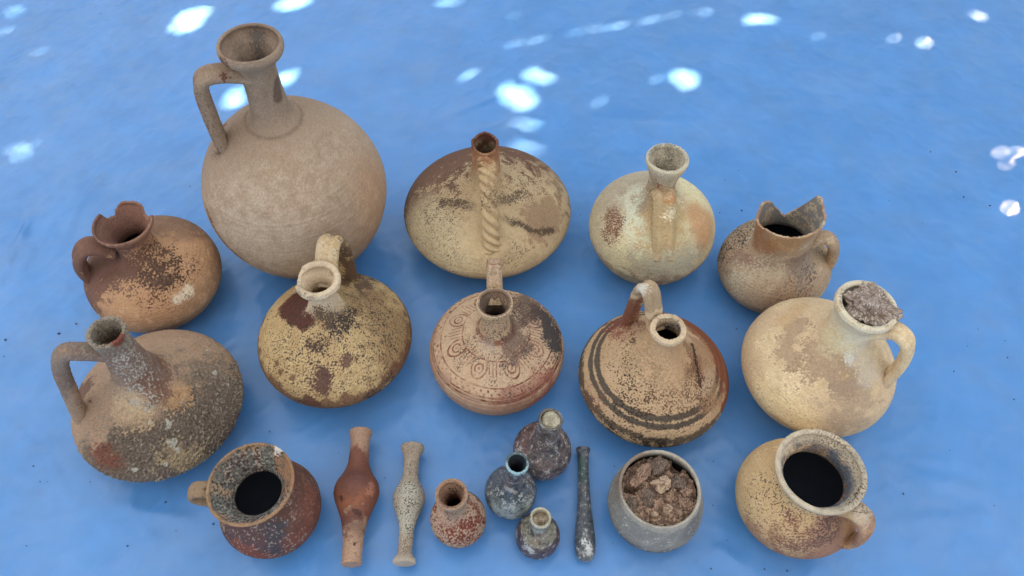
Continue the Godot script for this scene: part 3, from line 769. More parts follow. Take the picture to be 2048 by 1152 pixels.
	turn(pot, [[0.0452, 0.0000], [0.0553, 0.0020], [0.0754, 0.0163], [0.0859, 0.0346], [0.0883, 0.0508], [0.0866, 0.0590], [0.0849, 0.0630], [0.0834, 0.0671], [0.0794, 0.0722], [0.0603, 0.0844], [0.0462, 0.0920], [0.0402, 0.0947], [0.0387, 0.0964], [0.0302, 0.0991], [0.0226, 0.1037], [0.0186, 0.1139], [0.0169, 0.1271], [0.0166, 0.1423], [0.0196, 0.1500], [0.0219, 0.1545], [0.0218, 0.1596]], 13, 17, 0.0034, 0.0042, 720, 320, 60)
	handle(pot, [Vector3(-0.0002, 0.1380, -0.0130), Vector3(-0.0004, 0.1480, -0.0210), Vector3(-0.0006, 0.1660, -0.0330), Vector3(-0.0008, 0.1760, -0.0440), Vector3(-0.0009, 0.1680, -0.0530), Vector3(-0.0010, 0.1400, -0.0570), Vector3(-0.0010, 0.1100, -0.0560), Vector3(-0.0009, 0.0850, -0.0500)], 0.0095, 0.0062, 2, 0, 0.2, "handle", 0)
	# cone-shouldered tan flask ringed with dark painted bands, its ribbed handle standing behind
	pot = vessel("flask", "cone-shouldered tan flask ringed with dark painted bands, its ribbed handle standing behind", "flask", "", Basis(Vector3(1.0000, -0.0021, 0.0000), Vector3(0.0021, 1.0000, 0.0000), Vector3(0.0000, 0.0000, 1.0000)), Vector3(0.1815, 0.0000, 0.1689), clay, 7, "c4a27a", "5c5c60")
	pot.grooves = PackedVector3Array([Vector3(0.1508, 0.0014, 0.0012)])
	pot.gain = 1.08
	coat(pot, 0, "ae8a64", [], 0.01, {"k": -0.25, "e1": 0.8, "e2": 0.4, "soft": 0.5, "a": 0.55})
	coat(pot, 0, "d0b48c", [], 0.01, {"k": -0.45, "e2": 0.8, "e3": 0.4, "soft": 0.3, "a": 0.5})
	coat(pot, 4, "4c4740", [Vector3(0.0748, 0.0450, 0.0000)], 0.0032, {"e3": 0.25, "soft": 0.25, "a": 0.92, "e2": 0.35, "k": 1.2})
	coat(pot, 4, "4c4740", [Vector3(0.0824, 0.0450, 0.0000)], 0.0027, {"e3": 0.25, "soft": 0.25, "a": 0.92, "e2": 0.35, "k": 1.2})
	coat(pot, 4, "4c4238", [Vector3(0.0939, 0.0300, 0.0000)], 0.0026, {"e3": 0.5, "soft": 0.25, "a": 0.85, "e2": 0.8})
	coat(pot, 3, "86492d", [Vector3(0.0454, 0.0920, 0.0318), Vector3(10.9261, -8.0017, -7.7395)], 0.01, {"e2": 0.5, "e3": 0.2, "soft": 0.4, "a": 0.9})
	coat(pot, 1, "9f7a58", [Vector3(0.0467, 0.0962, 0.0198), Vector3(0.0527, 0.0920, -0.0171), Vector3(0.0603, 0.0728, 0.0488)], 0.01619, {"e2": 0.4, "e3": 0.25, "soft": 0.3, "a": 0.85})
	coat(pot, 1, "b59a7c", [Vector3(0.0605, 0.0850, 0.0208), Vector3(0.0538, 0.0836, 0.0377)], 0.00996, {"e2": 0.5, "e3": 0.25, "soft": 0.25, "a": 0.6})
	coat(pot, 1, "6d4630", [Vector3(0.0253, 0.1221, 0.0072), Vector3(0.0363, 0.1058, 0.0185), Vector3(0.0117, 0.1595, 0.0167)], 0.02117, {"e2": 0.3, "e3": 0.2, "soft": 0.5, "a": 0.75})
	coat(pot, 1, "2f2722", [Vector3(0.0397, 0.1058, -0.0092), Vector3(0.0407, 0.1044, 0.0109), Vector3(0.0463, 0.0892, 0.0362)], 0.00311, {"e2": 0.3, "e3": 0.6, "soft": 0.2, "a": 0.9})
	coat(pot, 1, "35261f", [Vector3(-0.0283, 0.1058, 0.0293), Vector3(-0.0306, 0.0962, 0.0405), Vector3(-0.0257, 0.1161, 0.0174), Vector3(-0.0339, 0.0850, 0.0542)], 0.01495, {"e2": 0.4, "e3": 1.2, "soft": 0.28, "cap": -0.45, "e4": 0.4, "a": 0.754})
	coat(pot, 1, "3d2a22", [Vector3(-0.0112, 0.0892, 0.0577), Vector3(0.0008, 0.0989, 0.0478), Vector3(0.0190, 0.0920, 0.0521), Vector3(-0.0163, 0.0777, 0.0705)], 0.02616, {"e2": 0.4, "e3": 1.3, "soft": 0.28, "cap": -0.6, "a": 0.738})
	coat(pot, 1, "5a3c2b", [Vector3(0.0253, 0.0949, 0.0457), Vector3(0.0124, 0.1017, 0.0432)], 0.02491, {"e2": 0.3, "e3": 0.8, "soft": 0.3, "cap": 0, "a": 0.6})
	coat(pot, 1, "35261f", [Vector3(-0.0404, 0.1058, 0.0050), Vector3(-0.0325, 0.1141, -0.0046), Vector3(-0.0488, 0.0976, -0.0069)], 0.01495, {"e2": 0.4, "e3": 1.2, "soft": 0.28, "cap": -0.7, "a": 0.697})
	coat(pot, 1, "35261f", [Vector3(-0.0339, 0.1097, -0.0144), Vector3(-0.0118, 0.1171, 0.0278), Vector3(-0.0061, 0.1181, 0.0287), Vector3(-0.0124, 0.1084, 0.0360)], 0.00436, {"e2": 0.3, "e3": 0.7, "soft": 0.16, "cap": 0.3, "a": 0.9})
	coat(pot, 1, "3e352e", [Vector3(-0.0703, 0.0423, 0.0656), Vector3(-0.0421, 0.0417, 0.0864), Vector3(-0.0033, 0.0485, 0.0954)], 0.00872, {"e2": 0.5, "e3": 0.8, "soft": 0.2, "cap": 0.1, "a": 0.85})
	coat(pot, 1, "7e4a3c", [Vector3(-0.0759, 0.0625, 0.0438), Vector3(-0.0842, 0.0608, 0.0290)], 0.00872, {"e2": 0.4, "e3": 0.9, "soft": 0.28, "cap": -0.3, "a": 0.574})
	coat(pot, 1, "c9a276", [Vector3(0.0000, 0.1211, 0.0201), Vector3(0.0000, 0.1464, 0.0181), Vector3(-0.0201, 0.1413, 0.0100)], 0.03, {"e2": 0.3, "e3": 0.25, "soft": 0.25, "a": 0.6})
	coat(pot, 1, "7b4336", [Vector3(-0.0402, 0.1312, -0.0452), Vector3(-0.0452, 0.0908, -0.0603)], 0.026, {"e2": 0.4, "e3": 0.4, "soft": 0.25, "a": 0.85})
	coat(pot, 1, "9a8468", [Vector3(-0.0161, 0.1766, -0.0301), Vector3(0.0000, 0.1716, -0.0251)], 0.024, {"e2": 0.4, "e3": 0.6, "soft": 0.25, "a": 0.85})
	coat(pot, 2, "cfb795", [Vector3(0.1575, 0.0000, 0.0000)], 0.004, {"e2": 0.3, "e3": 0.3, "soft": 0.3, "a": 0.8})
	coat(pot, 1, "c9c2b4", [Vector3(-0.0301, 0.1817, -0.0402)], 0.008, {"e2": 0.3, "e3": 0.5, "soft": 0.25, "a": 0.9})
	turn(pot, [[0.0502, 0.0000], [0.0552, 0.0020], [0.0804, 0.0182], [0.0944, 0.0363], [0.0961, 0.0444], [0.0914, 0.0575], [0.0723, 0.0777], [0.0522, 0.0949], [0.0357, 0.1110], [0.0256, 0.1231], [0.0201, 0.1353], [0.0179, 0.1464], [0.0179, 0.1504], [0.0204, 0.1524], [0.0213, 0.1559], [0.0204, 0.1595]], 9, 12, 0.0034, 0.0062, 560, 300, 60, [[0, 0.1580], [45, 0.1610], [90, 0.1580], [135, 0.1610], [180, 0.1575], [225, 0.1610], [270, 0.1585], [315, 0.1610], [360, 0.1580]])
	handle(pot, [Vector3(-0.0080, 0.1320, -0.0150), Vector3(-0.0113, 0.1430, -0.0212), Vector3(-0.0150, 0.1620, -0.0283), Vector3(-0.0192, 0.1780, -0.0362), Vector3(-0.0239, 0.1800, -0.0450), Vector3(-0.0272, 0.1660, -0.0512), Vector3(-0.0291, 0.1380, -0.0547), Vector3(-0.0305, 0.1050, -0.0574), Vector3(-0.0300, 0.0800, -0.0565)], 0.0115, 0.0065, 2, 0, 0.2, "handle", 0)
	# round pale greenish clay flask with an orange side and a broken handle stub facing front
	pot = vessel("flask", "round pale greenish clay flask with an orange side and a broken handle stub facing front", "flask", "", Basis(Vector3(1.0000, 0.0002, 0.0000), Vector3(-0.0002, 1.0000, 0.0000), Vector3(0.0000, 0.0000, 1.0000)), Vector3(0.2003, 0.0000, -0.0596), clay, 8, "b7a682", "6f6a5c")
	pot.grain = 0.14
	pot.gain = 1.5
	pot.fine = 1.4
	coat(pot, 0, "a0927a", [], 0.01, {"k": -0.1, "e1": 0.7, "e2": 0.5, "e3": 0.3, "soft": 0.4, "a": 0.6})
	coat(pot, 0, "cbbf98", [], 0.01, {"k": -0.3, "e2": 0.8, "e3": 0.5, "soft": 0.3, "a": 0.55})
	coat(pot, 1, "8b7c68", [Vector3(-0.0479, 0.1190, -0.0335), Vector3(-0.0150, 0.1305, -0.0322), Vector3(-0.0581, 0.1190, -0.0061)], 0.04058, {"e2": 0.4, "e3": 0.4, "soft": 0.5, "a": 0.75})
	coat(pot, 1, "b6b79d", [Vector3(-0.0256, 0.1363, 0.0004), Vector3(-0.0310, 0.1276, 0.0289), Vector3(-0.0142, 0.0969, 0.0804), Vector3(0.0331, 0.0910, 0.0780)], 0.02379, {"e2": 0.4, "e3": 0.2, "soft": 0.4, "a": 0.8})
	coat(pot, 1, "bdb083", [Vector3(0.0517, 0.1201, -0.0230), Vector3(0.0552, 0.1166, 0.0281), Vector3(-0.0527, 0.0822, 0.0699)], 0.02659, {"e2": 0.3, "e3": 0.25, "soft": 0.5, "a": 0.7})
	coat(pot, 1, "ac7d52", [Vector3(0.0648, 0.1109, 0.0236), Vector3(0.0621, 0.1043, 0.0435), Vector3(0.0521, 0.1201, 0.0221)], 0.02099, {"e2": 0.2, "e3": 0.25, "soft": 0.4, "a": 0.85})
	coat(pot, 1, "7e6b58", [Vector3(-0.0124, 0.1515, 0.0137), Vector3(-0.0176, 0.1725, 0.0064), Vector3(-0.0209, 0.1348, 0.0175)], 0.01539, {"e2": 0.5, "e3": 0.4, "soft": 0.3, "a": 0.85})
	coat(pot, 1, "7a6f62", [Vector3(0.0061, 0.0822, 0.0873), Vector3(-0.0149, 0.0888, 0.0842), Vector3(0.0331, 0.0910, 0.0780)], 0.02799, {"e2": 0.7, "e3": 0.6, "soft": 0.3, "a": 0.6})
	coat(pot, 1, "6a4331", [Vector3(-0.0645, 0.1125, 0.0185), Vector3(-0.0576, 0.1154, 0.0269), Vector3(-0.0629, 0.1060, 0.0393), Vector3(-0.0669, 0.1006, 0.0418)], 0.01049, {"e2": 0.3, "e3": 0.8, "soft": 0.15, "cap": 0.25, "a": 0.95, "disp": 0.0003})
	coat(pot, 2, "7a5638", [Vector3(0.0306, 0.0000, 0.0000)], 0.03, {"e2": 0.6, "e3": 0.25, "soft": 0.3, "a": 0.5, "side": 1})
	coat(pot, 0, "5d5142", [], 0.01, {"k": -1.15, "e3": 1.1, "e4": 0.4, "soft": 0.28, "a": 0.574, "e2": 0.4})
	coat(pot, 2, "8d7862", [Vector3(0.1685, 0.0000, 0.0000)], 0.03, {"e2": 0.5, "e3": 0.4, "soft": 0.3, "a": 0.75, "side": 1, "dn": 0.0004})
	coat(pot, 1, "7a3c2a", [Vector3(-0.0035, 0.1605, 0.0178), Vector3(-0.0080, 0.1737, 0.0171)], 0.0063, {"e2": 0.3, "e3": 0.4, "soft": 0.25, "a": 0.7})
	coat(pot, 1, "a68c62", [Vector3(0.0000, 0.1531, 0.0353), Vector3(0.0000, 0.1225, 0.0555)], 0.03, {"e2": 0.4, "e3": 0.4, "soft": 0.25, "a": 0.85, "dn": 0.0007, "disp": 0.0003})
	coat(pot, 1, "a5703a", [Vector3(0.0101, 0.1633, 0.0303)], 0.01, {"e2": 0.3, "e3": 0.5, "soft": 0.25, "a": 0.8})
	coat(pot, 1, "cfc2a0", [Vector3(0.0081, 0.1480, 0.0424)], 0.008, {"e2": 0.3, "e3": 0.7, "soft": 0.25, "a": 0.9})
	coat(pot, 1, "aaa08c", [Vector3(0.0000, 0.2021, 0.0000)], 0.032, {"e2": 0.4, "e3": 0.5, "soft": 0.25, "a": 0.7, "dn": 0.0005})
	turn(pot, [[0.0353, 0.0000], [0.0484, 0.0031], [0.0727, 0.0245], [0.0873, 0.0531], [0.0895, 0.0694], [0.0828, 0.0949], [0.0636, 0.1154], [0.0424, 0.1276], [0.0272, 0.1348], [0.0197, 0.1460], [0.0182, 0.1633], [0.0197, 0.1787], [0.0237, 0.1909], [0.0270, 0.2001], [0.0275, 0.2047]], 9, 12, 0.0036, 0.0055, 500, 240, 60)
	handle(pot, [Vector3(0.0005, 0.1550, 0.0150), Vector3(0.0008, 0.1550, 0.0240), Vector3(0.0012, 0.1480, 0.0340), Vector3(0.0015, 0.1360, 0.0440), Vector3(0.0019, 0.1240, 0.0540), Vector3(0.0022, 0.1120, 0.0640), Vector3(0.0026, 0.0920, 0.0740)], 0.015, 0.0112, 2, 0, 0.25, "handle_stub", 0)
	# round tan jug with a jagged broken wide mouth, orange neck and black-speckled belly
	pot = vessel("jug", "round tan jug with a jagged broken wide mouth, orange neck and black-speckled belly", "jug", "", Basis(Vector3(0.9962, 0.0874, 0.0000), Vector3(-0.0874, 0.9962, 0.0000), Vector3(0.0000, 0.0000, 1.0000)), Vector3(0.3752, 0.0000, -0.0071), clay, 9, "ab9174", "86807a")
	pot.gain = 1.2
	pot.fine = 0.75
	coat(pot, 0, "94785c", [], 0.01, {"k": -0.2, "e1": 0.7, "e2": 0.5, "soft": 0.5, "a": 0.6})
	coat(pot, 0, "c4b294", [], 0.01, {"k": -0.3, "e2": 0.8, "e3": 0.4, "soft": 0.3, "a": 0.6})
	coat(pot, 1, "a0683c", [Vector3(-0.0402, 0.1495, 0.0115), Vector3(-0.0373, 0.1172, 0.0079), Vector3(-0.0306, 0.1257, 0.0239)], 0.01746, {"e2": 0.3, "e3": 0.2, "soft": 0.35, "a": 0.7, "side": 1})
	coat(pot, 1, "a8763f", [Vector3(-0.0171, 0.1408, 0.0367), Vector3(0.0030, 0.1581, 0.0433)], 0.01746, {"e2": 0.5, "e3": 0.25, "soft": 0.25, "a": 0.5, "side": 1})
	coat(pot, 1, "2c2725", [Vector3(-0.0613, 0.0742, 0.0247), Vector3(-0.0459, 0.0754, 0.0459), Vector3(-0.0091, 0.0810, 0.0577), Vector3(0.0172, 0.0829, 0.0531)], 0.016, {"e2": 0.4, "e3": 1.2, "soft": 0.28, "cap": -0.15, "a": 0.82})
	coat(pot, 1, "2c2725", [Vector3(-0.0686, 0.0688, -0.0146), Vector3(-0.0558, 0.0810, -0.0171), Vector3(-0.0359, 0.0789, -0.0494)], 0.01091, {"e2": 0.4, "e3": 1.2, "soft": 0.28, "cap": -0.15, "a": 0.82})
	coat(pot, 1, "8b6a58", [Vector3(-0.0592, 0.0799, 0.0073), Vector3(-0.0380, 0.0877, 0.0287), Vector3(0.0172, 0.1020, 0.0338)], 0.01091, {"e2": 0.6, "e3": 0.5, "soft": 0.25, "a": 0.7})
	coat(pot, 1, "c2b89c", [Vector3(-0.0567, 0.0703, 0.0397), Vector3(-0.0457, 0.0672, 0.0544), Vector3(-0.0207, 0.0899, 0.0390)], 0.01891, {"e2": 0.3, "e3": 0.7, "soft": 0.25, "cap": 0.2, "a": 0.7})
	coat(pot, 1, "96765a", [Vector3(-0.0275, 0.0621, 0.0681), Vector3(0.0038, 0.0656, 0.0718)], 0.02909, {"e2": 0.4, "e3": 0.25, "soft": 0.6, "a": 0.6})
	coat(pot, 1, "7d7068", [Vector3(0.0260, 0.0962, 0.0299), Vector3(0.0186, 0.0877, 0.0438)], 0.016, {"e2": 0.5, "e3": 0.25, "soft": 0.25, "a": 0.6})
	coat(pot, 0, "4c4038", [], 0.01, {"k": -1.3, "e3": 1.2, "soft": 0.28, "a": 0.656, "e2": 0.4})
	coat(pot, 1, "b58c62", [Vector3(0.0780, 0.0963, 0.0000), Vector3(0.0829, 0.0674, 0.0098)], 0.03, {"e2": 0.4, "e3": 0.25, "soft": 0.25, "a": 0.5})
	coat(pot, 1, "3d322c", [Vector3(0.0683, 0.1011, 0.0000), Vector3(0.0585, 0.0963, 0.0000)], 0.014, {"e2": 0.4, "e3": 0.9, "soft": 0.28, "cap": -0.3, "a": 0.656})
	turn(pot, [[0.0439, 0.0000], [0.0488, 0.0019], [0.0653, 0.0173], [0.0761, 0.0385], [0.0768, 0.0501], [0.0692, 0.0703], [0.0546, 0.0838], [0.0434, 0.0905], [0.0385, 0.0992], [0.0378, 0.1080], [0.0385, 0.1220], [0.0400, 0.1370], [0.0422, 0.1520], [0.0450, 0.1660], [0.0465, 0.1730]], 7, 10, 0.0036, 0.003, 480, 240, 80, [[0, 0.1590], [40, 0.1630], [70, 0.1640], [116, 0.1600], [150, 0.1550], [175, 0.1470], [195, 0.1420], [213, 0.1410], [221, 0.1500], [248, 0.1430], [260, 0.1300], [284, 0.1120], [300, 0.1260], [315, 0.1430], [329, 0.1650], [338, 0.1670], [350, 0.1620], [360, 0.1590]])
	handle(pot, [Vector3(0.0365, 0.1100, 0.0084), Vector3(0.0458, 0.1190, 0.0106), Vector3(0.0565, 0.1170, 0.0130), Vector3(0.0653, 0.1020, 0.0151), Vector3(0.0687, 0.0800, 0.0159), Vector3(0.0663, 0.0570, 0.0153), Vector3(0.0604, 0.0420, 0.0139)], 0.0105, 0.0075, 0, 0, 0.25, "handle", 0)
	# big pale cream clay jug with brown stains, ribbed side handle and stone-stopped mouth
	pot = vessel("jug", "big pale cream clay jug with brown stains, ribbed side handle and stone-stopped mouth", "jug", "", Basis(Vector3(0.9972, -0.0748, 0.0000), Vector3(0.0748, 0.9972, 0.0000), Vector3(0.0000, 0.0000, 1.0000)), Vector3(0.3803, 0.0000, 0.1668), clay, 10, "c2a67e", "6a5a4a")
	pot.gain = 1.45
	coat(pot, 0, "ab9172", [], 0.01, {"k": -0.15, "e1": 0.8, "e2": 0.4, "soft": 0.5, "a": 0.6})
	coat(pot, 0, "d2bb92", [], 0.01, {"k": -0.25, "e1": -0.5, "e2": 0.6, "soft": 0.4, "a": 0.6})
	coat(pot, 1, "93785e", [Vector3(-0.0581, 0.1228, -0.0020), Vector3(-0.0472, 0.1276, -0.0200), Vector3(-0.0636, 0.1176, 0.0135), Vector3(-0.0547, 0.1215, 0.0243)], 0.0143, {"e2": 0.6, "e3": 0.4, "soft": 0.22, "a": 0.75, "e1": 0.3})
	coat(pot, 1, "93785f", [Vector3(-0.0273, 0.1424, 0.0221), Vector3(-0.0117, 0.1412, 0.0341), Vector3(-0.0037, 0.1264, 0.0528), Vector3(-0.0308, 0.1311, 0.0355)], 0.02079, {"e2": 0.7, "e3": 0.45, "soft": 0.22, "a": 0.8, "disp": 0.0003})
	coat(pot, 1, "8a7460", [Vector3(0.0150, 0.1162, 0.0650), Vector3(-0.0013, 0.1078, 0.0753), Vector3(0.0075, 0.0942, 0.0859)], 0.02859, {"e2": 0.6, "e3": 0.3, "soft": 0.4, "a": 0.65})
	coat(pot, 1, "a07650", [Vector3(-0.0630, 0.0553, 0.0676), Vector3(-0.0569, 0.0553, 0.0728)], 0.00845, {"e2": 0.3, "e3": 0.5, "soft": 0.25, "a": 0.7})
	coat(pot, 1, "b08c60", [Vector3(-0.0317, 0.1215, -0.0508), Vector3(-0.0543, 0.1189, -0.0326)], 0.0117, {"e2": 0.5, "e3": 0.25, "soft": 0.25, "a": 0.6})
	coat(pot, 1, "d6bd8c", [Vector3(-0.0799, 0.0750, 0.0480), Vector3(-0.0647, 0.0750, 0.0670), Vector3(-0.0448, 0.0788, 0.0808)], 0.02209, {"e2": 0.3, "e3": 0.25, "soft": 0.5, "a": 0.7})
	coat(pot, 1, "c8c4b8", [Vector3(-0.0006, 0.1434, 0.0344), Vector3(-0.0049, 0.1488, 0.0309)], 0.00585, {"e2": 0.3, "e3": 0.7, "soft": 0.25, "a": 0.8})
	coat(pot, 1, "bab0a0", [Vector3(0.0046, 0.1745, 0.0262), Vector3(0.0280, 0.1361, 0.0300), Vector3(0.0320, 0.1288, 0.0381)], 0.01949, {"e2": 0.4, "e3": 0.25, "soft": 0.5, "a": 0.6})
	coat(pot, 1, "c9bb90", [Vector3(-0.0251, 0.1938, 0.0196), Vector3(-0.0178, 0.1633, 0.0205)], 0.02209, {"e2": 0.4, "e3": 0.25, "soft": 0.5, "a": 0.6})
	coat(pot, 0, "7b664f", [], 0.01, {"k": -0.75, "e2": 0.6, "e3": 0.8, "soft": 0.15, "a": 0.6})
	coat(pot, 1, "bdb29a", [Vector3(0.0000, 0.1997, 0.0000)], 0.04, {"e2": 0.3, "e3": 0.25, "soft": 0.3, "a": 0.85})
	coat(pot, 1, "c4ab82", [Vector3(0.0502, 0.1639, 0.0201), Vector3(0.0804, 0.1536, 0.0201)], 0.04, {"e2": 0.4, "e3": 0.25, "soft": 0.25, "a": 0.6})
	turn(pot, [[0.0402, 0.0000], [0.0502, 0.0031], [0.0753, 0.0246], [0.0924, 0.0553], [0.0939, 0.0696], [0.0874, 0.0922], [0.0683, 0.1147], [0.0482, 0.1301], [0.0352, 0.1424], [0.0286, 0.1557], [0.0266, 0.1710], [0.0276, 0.1843], [0.0321, 0.1946], [0.0348, 0.2007], [0.0344, 0.2048]], 9, 12, 0.004, 0.0065, 520, 260, 60)
	handle(pot, [Vector3(0.0153, 0.1680, 0.0100), Vector3(0.0239, 0.1798, 0.0155), Vector3(0.0360, 0.1892, 0.0234), Vector3(0.0500, 0.1793, 0.0324), Vector3(0.0580, 0.1505, 0.0377), Vector3(0.0595, 0.1187, 0.0387), Vector3(0.0611, 0.0850, 0.0397), Vector3(0.0626, 0.0683, 0.0407)], 0.013, 0.0075, 3, 0, 0.2, "handle", 0)
	# wide-mouthed round clay mug with thick grey lip and a looped strap handle
	pot = vessel("mug", "wide-mouthed round clay mug with thick grey lip and a looped strap handle", "mug", "", Basis(Vector3(1.0000, -0.0002, 0.0000), Vector3(0.0002, 1.0000, 0.0000), Vector3(0.0000, 0.0000, 1.0000)), Vector3(0.3316, 0.0000, 0.3287), clay, 11, "bf9f70", "565c66")
	pot.gain = 1.3
	pot.fine = 1.15
	coat(pot, 0, "9f7a50", [], 0.01, {"k": -0.2, "e1": 0.7, "e2": 0.5, "soft": 0.5, "a": 0.55})
	coat(pot, 0, "cdb084", [], 0.01, {"k": -0.35, "e2": 0.8, "e3": 0.4, "soft": 0.3, "a": 0.55})
	coat(pot, 3, "8f6454", [Vector3(-0.0381, 0.0846, 0.0343), Vector3(12.1253, -6.8551, 9.0245)], 0.01, {"e2": 0.5, "e3": 0.2, "soft": 0.5, "a": 0.85, "e1": 0.4})
	coat(pot, 1, "8a5a4a", [Vector3(-0.0590, 0.0424, 0.0368), Vector3(-0.0456, 0.0424, 0.0525)], 0.01495, {"e2": 0.5, "e3": 0.25, "soft": 0.4, "a": 0.6})
	coat(pot, 1, "43362a", [Vector3(-0.0444, 0.0855, 0.0236), Vector3(-0.0378, 0.0921, 0.0201), Vector3(-0.0336, 0.0874, 0.0348)], 0.01868, {"e2": 0.4, "e3": 1.3, "soft": 0.28, "cap": -0.8, "a": 0.738})
	coat(pot, 1, "443429", [Vector3(-0.0203, 0.0981, 0.0325), Vector3(-0.0156, 0.1254, 0.0454), Vector3(-0.0373, 0.0946, 0.0151)], 0.01121, {"e2": 0.4, "e3": 1.2, "soft": 0.28, "cap": -0.5, "a": 0.697})
	coat(pot, 1, "4a3c3a", [Vector3(0.0020, 0.0795, 0.0564), Vector3(0.0124, 0.0846, 0.0498), Vector3(-0.0176, 0.0682, 0.0613)], 0.01246, {"e2": 0.5, "e3": 0.8, "soft": 0.25, "cap": 0.1, "a": 0.8})
	coat(pot, 1, "7a5440", [Vector3(-0.0365, 0.0648, 0.0542), Vector3(-0.0239, 0.0816, 0.0489)], 0.01495, {"e2": 0.4, "e3": 0.8, "soft": 0.25, "cap": 0.1, "a": 0.7})
	coat(pot, 0, "4a3a2c", [], 0.01, {"k": -1.35, "e3": 1.3, "soft": 0.28, "a": 0.656, "e2": 0.4})
	coat(pot, 2, "b3a48c", [Vector3(0.1252, 0.0000, 0.0000)], 0.01, {"e2": 0.3, "e3": 0.25, "soft": 0.4, "a": 0.85})
	coat(pot, 1, "2f2824", [Vector3(0.0408, 0.1232, -0.0204), Vector3(0.0357, 0.1232, 0.0102), Vector3(0.0306, 0.1181, -0.0306)], 0.018, {"e2": 0.4, "e3": 1.1, "soft": 0.28, "cap": -0.45, "a": 0.697})
	coat(pot, 1, "3d3430", [Vector3(0.0510, 0.1129, 0.0306)], 0.014, {"e2": 0.4, "e3": 1, "soft": 0.28, "cap": -0.3, "a": 0.697})
	coat(pot, 1, "b98f62", [Vector3(0.0612, 0.0821, 0.0510), Vector3(0.0612, 0.0513, 0.0510)], 0.03, {"e2": 0.3, "e3": 0.25, "soft": 0.25, "a": 0.6})
	turn(pot, [[0.0408, 0.0000], [0.0459, 0.0021], [0.0612, 0.0185], [0.0694, 0.0411], [0.0683, 0.0565], [0.0592, 0.0760], [0.0474, 0.0883], [0.0393, 0.0960], [0.0377, 0.1052], [0.0423, 0.1160], [0.0474, 0.1232], [0.0484, 0.1276]], 6, 9, 0.0042, 0.0062, 480, 220, 90)
	handle(pot, [Vector3(0.0264, 0.1070, 0.0314), Vector3(0.0341, 0.1140, 0.0406), Vector3(0.0418, 0.1100, 0.0498), Vector3(0.0469, 0.0900, 0.0559), Vector3(0.0463, 0.0640, 0.0552), Vector3(0.0411, 0.0480, 0.0490), Vector3(0.0354, 0.0450, 0.0421)], 0.0125, 0.0058, 1, 0, 0.25, "handle", 0)
	# dark reddish-brown mug with a wide speckled funnel mouth and a small side handle
	pot = vessel("mug", "dark reddish-brown mug with a wide speckled funnel mouth and a small side handle", "mug", "", Basis(Vector3(0.9998, 0.0222, 0.0000), Vector3(-0.0222, 0.9998, 0.0000), Vector3(0.0000, 0.0000, 1.0000)), Vector3(-0.2796, 0.0000, 0.3389), clay, 12, "6e4b40", "6d6a62")
	pot.fine = 0.8
	coat(pot, 0, "5d4642", [], 0.01, {"k": -0.1, "e1": 0.7, "e2": 0.5, "soft": 0.5, "a": 0.6})
	coat(pot, 0, "84604c", [], 0.01, {"k": -0.35, "e2": 0.8, "e3": 0.4, "soft": 0.3, "a": 0.5})
	coat(pot, 1, "474950", [Vector3(0.0309, 0.1164, 0.0355), Vector3(0.0200, 0.0684, 0.0410), Vector3(0.0151, 0.0525, 0.0526)], 0.01474, {"e2": 0.4, "e3": 0.3, "soft": 0.3, "a": 0.9})
	coat(pot, 1, "5e4b50", [Vector3(-0.0171, 0.0770, 0.0322), Vector3(-0.0065, 0.0672, 0.0461), Vector3(-0.0310, 0.0631, 0.0383)], 0.02334, {"e2": 0.4, "e3": 0.25, "soft": 0.5, "a": 0.7})
	coat(pot, 1, "84493a", [Vector3(0.0511, 0.0601, -0.0009), Vector3(0.0535, 0.0470, 0.0174), Vector3(0.0371, 0.0457, 0.0426)], 0.0172, {"e2": 0.4, "e3": 0.25, "soft": 0.5, "a": 0.5})
	coat(pot, 1, "8e4a38", [Vector3(-0.0211, 0.0541, 0.0498), Vector3(-0.0096, 0.0511, 0.0544), Vector3(0.0050, 0.0416, 0.0568)], 0.00983, {"e2": 0.6, "e3": 0.25, "soft": 0.25, "a": 0.6})
	coat(pot, 1, "c3b0a2", [Vector3(0.0026, 0.0762, 0.0372), Vector3(0.0084, 0.0556, 0.0528), Vector3(0.0042, 0.0645, 0.0482), Vector3(0.0145, 0.0484, 0.0540), Vector3(-0.0120, 0.0672, 0.0449)], 0.01842, {"e2": 0.4, "e3": 1.4, "soft": 0.28, "cap": -1.2, "a": 0.656, "side": 1})
	coat(pot, 1, "b0a090", [Vector3(0.0305, 0.0672, 0.0351), Vector3(0.0436, 0.0684, 0.0133), Vector3(0.0478, 0.0541, 0.0254)], 0.01842, {"e2": 0.4, "e3": 1.4, "soft": 0.28, "cap": -1.35, "a": 0.574, "side": 1})
	coat(pot, 0, "3a2a26", [], 0.01, {"k": -1.2, "e3": 1.1, "soft": 0.28, "a": 0.492, "side": 1, "e2": 0.4})
	coat(pot, 2, "977858", [Vector3(0.1144, 0.0000, 0.0000)], 0.012, {"e2": 0.4, "e3": 0.2, "soft": 0.3, "a": 0.9, "side": 1})
	coat(pot, 0, "a9a497", [], 0.01, {"k": -0.65, "e3": 1.2, "e4": 0.5, "soft": 0.28, "a": 0.615, "side": 2, "e2": 0.4})
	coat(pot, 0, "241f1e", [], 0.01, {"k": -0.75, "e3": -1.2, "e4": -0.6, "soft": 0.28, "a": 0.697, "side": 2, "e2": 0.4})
	coat(pot, 2, "1a1919", [Vector3(0.0204, 0.0000, 0.0000)], 0.055, {"e2": 0.05, "e3": 0, "soft": 0.3, "a": 0.98, "k": 3, "side": 2})  # shade down inside the mug painted as a near-black band
	coat(pot, 2, "a07a56", [Vector3(0.1205, 0.0000, 0.0000)], 0.006, {"e2": 0.6, "e3": 0.4, "soft": 0.3, "a": 0.8})
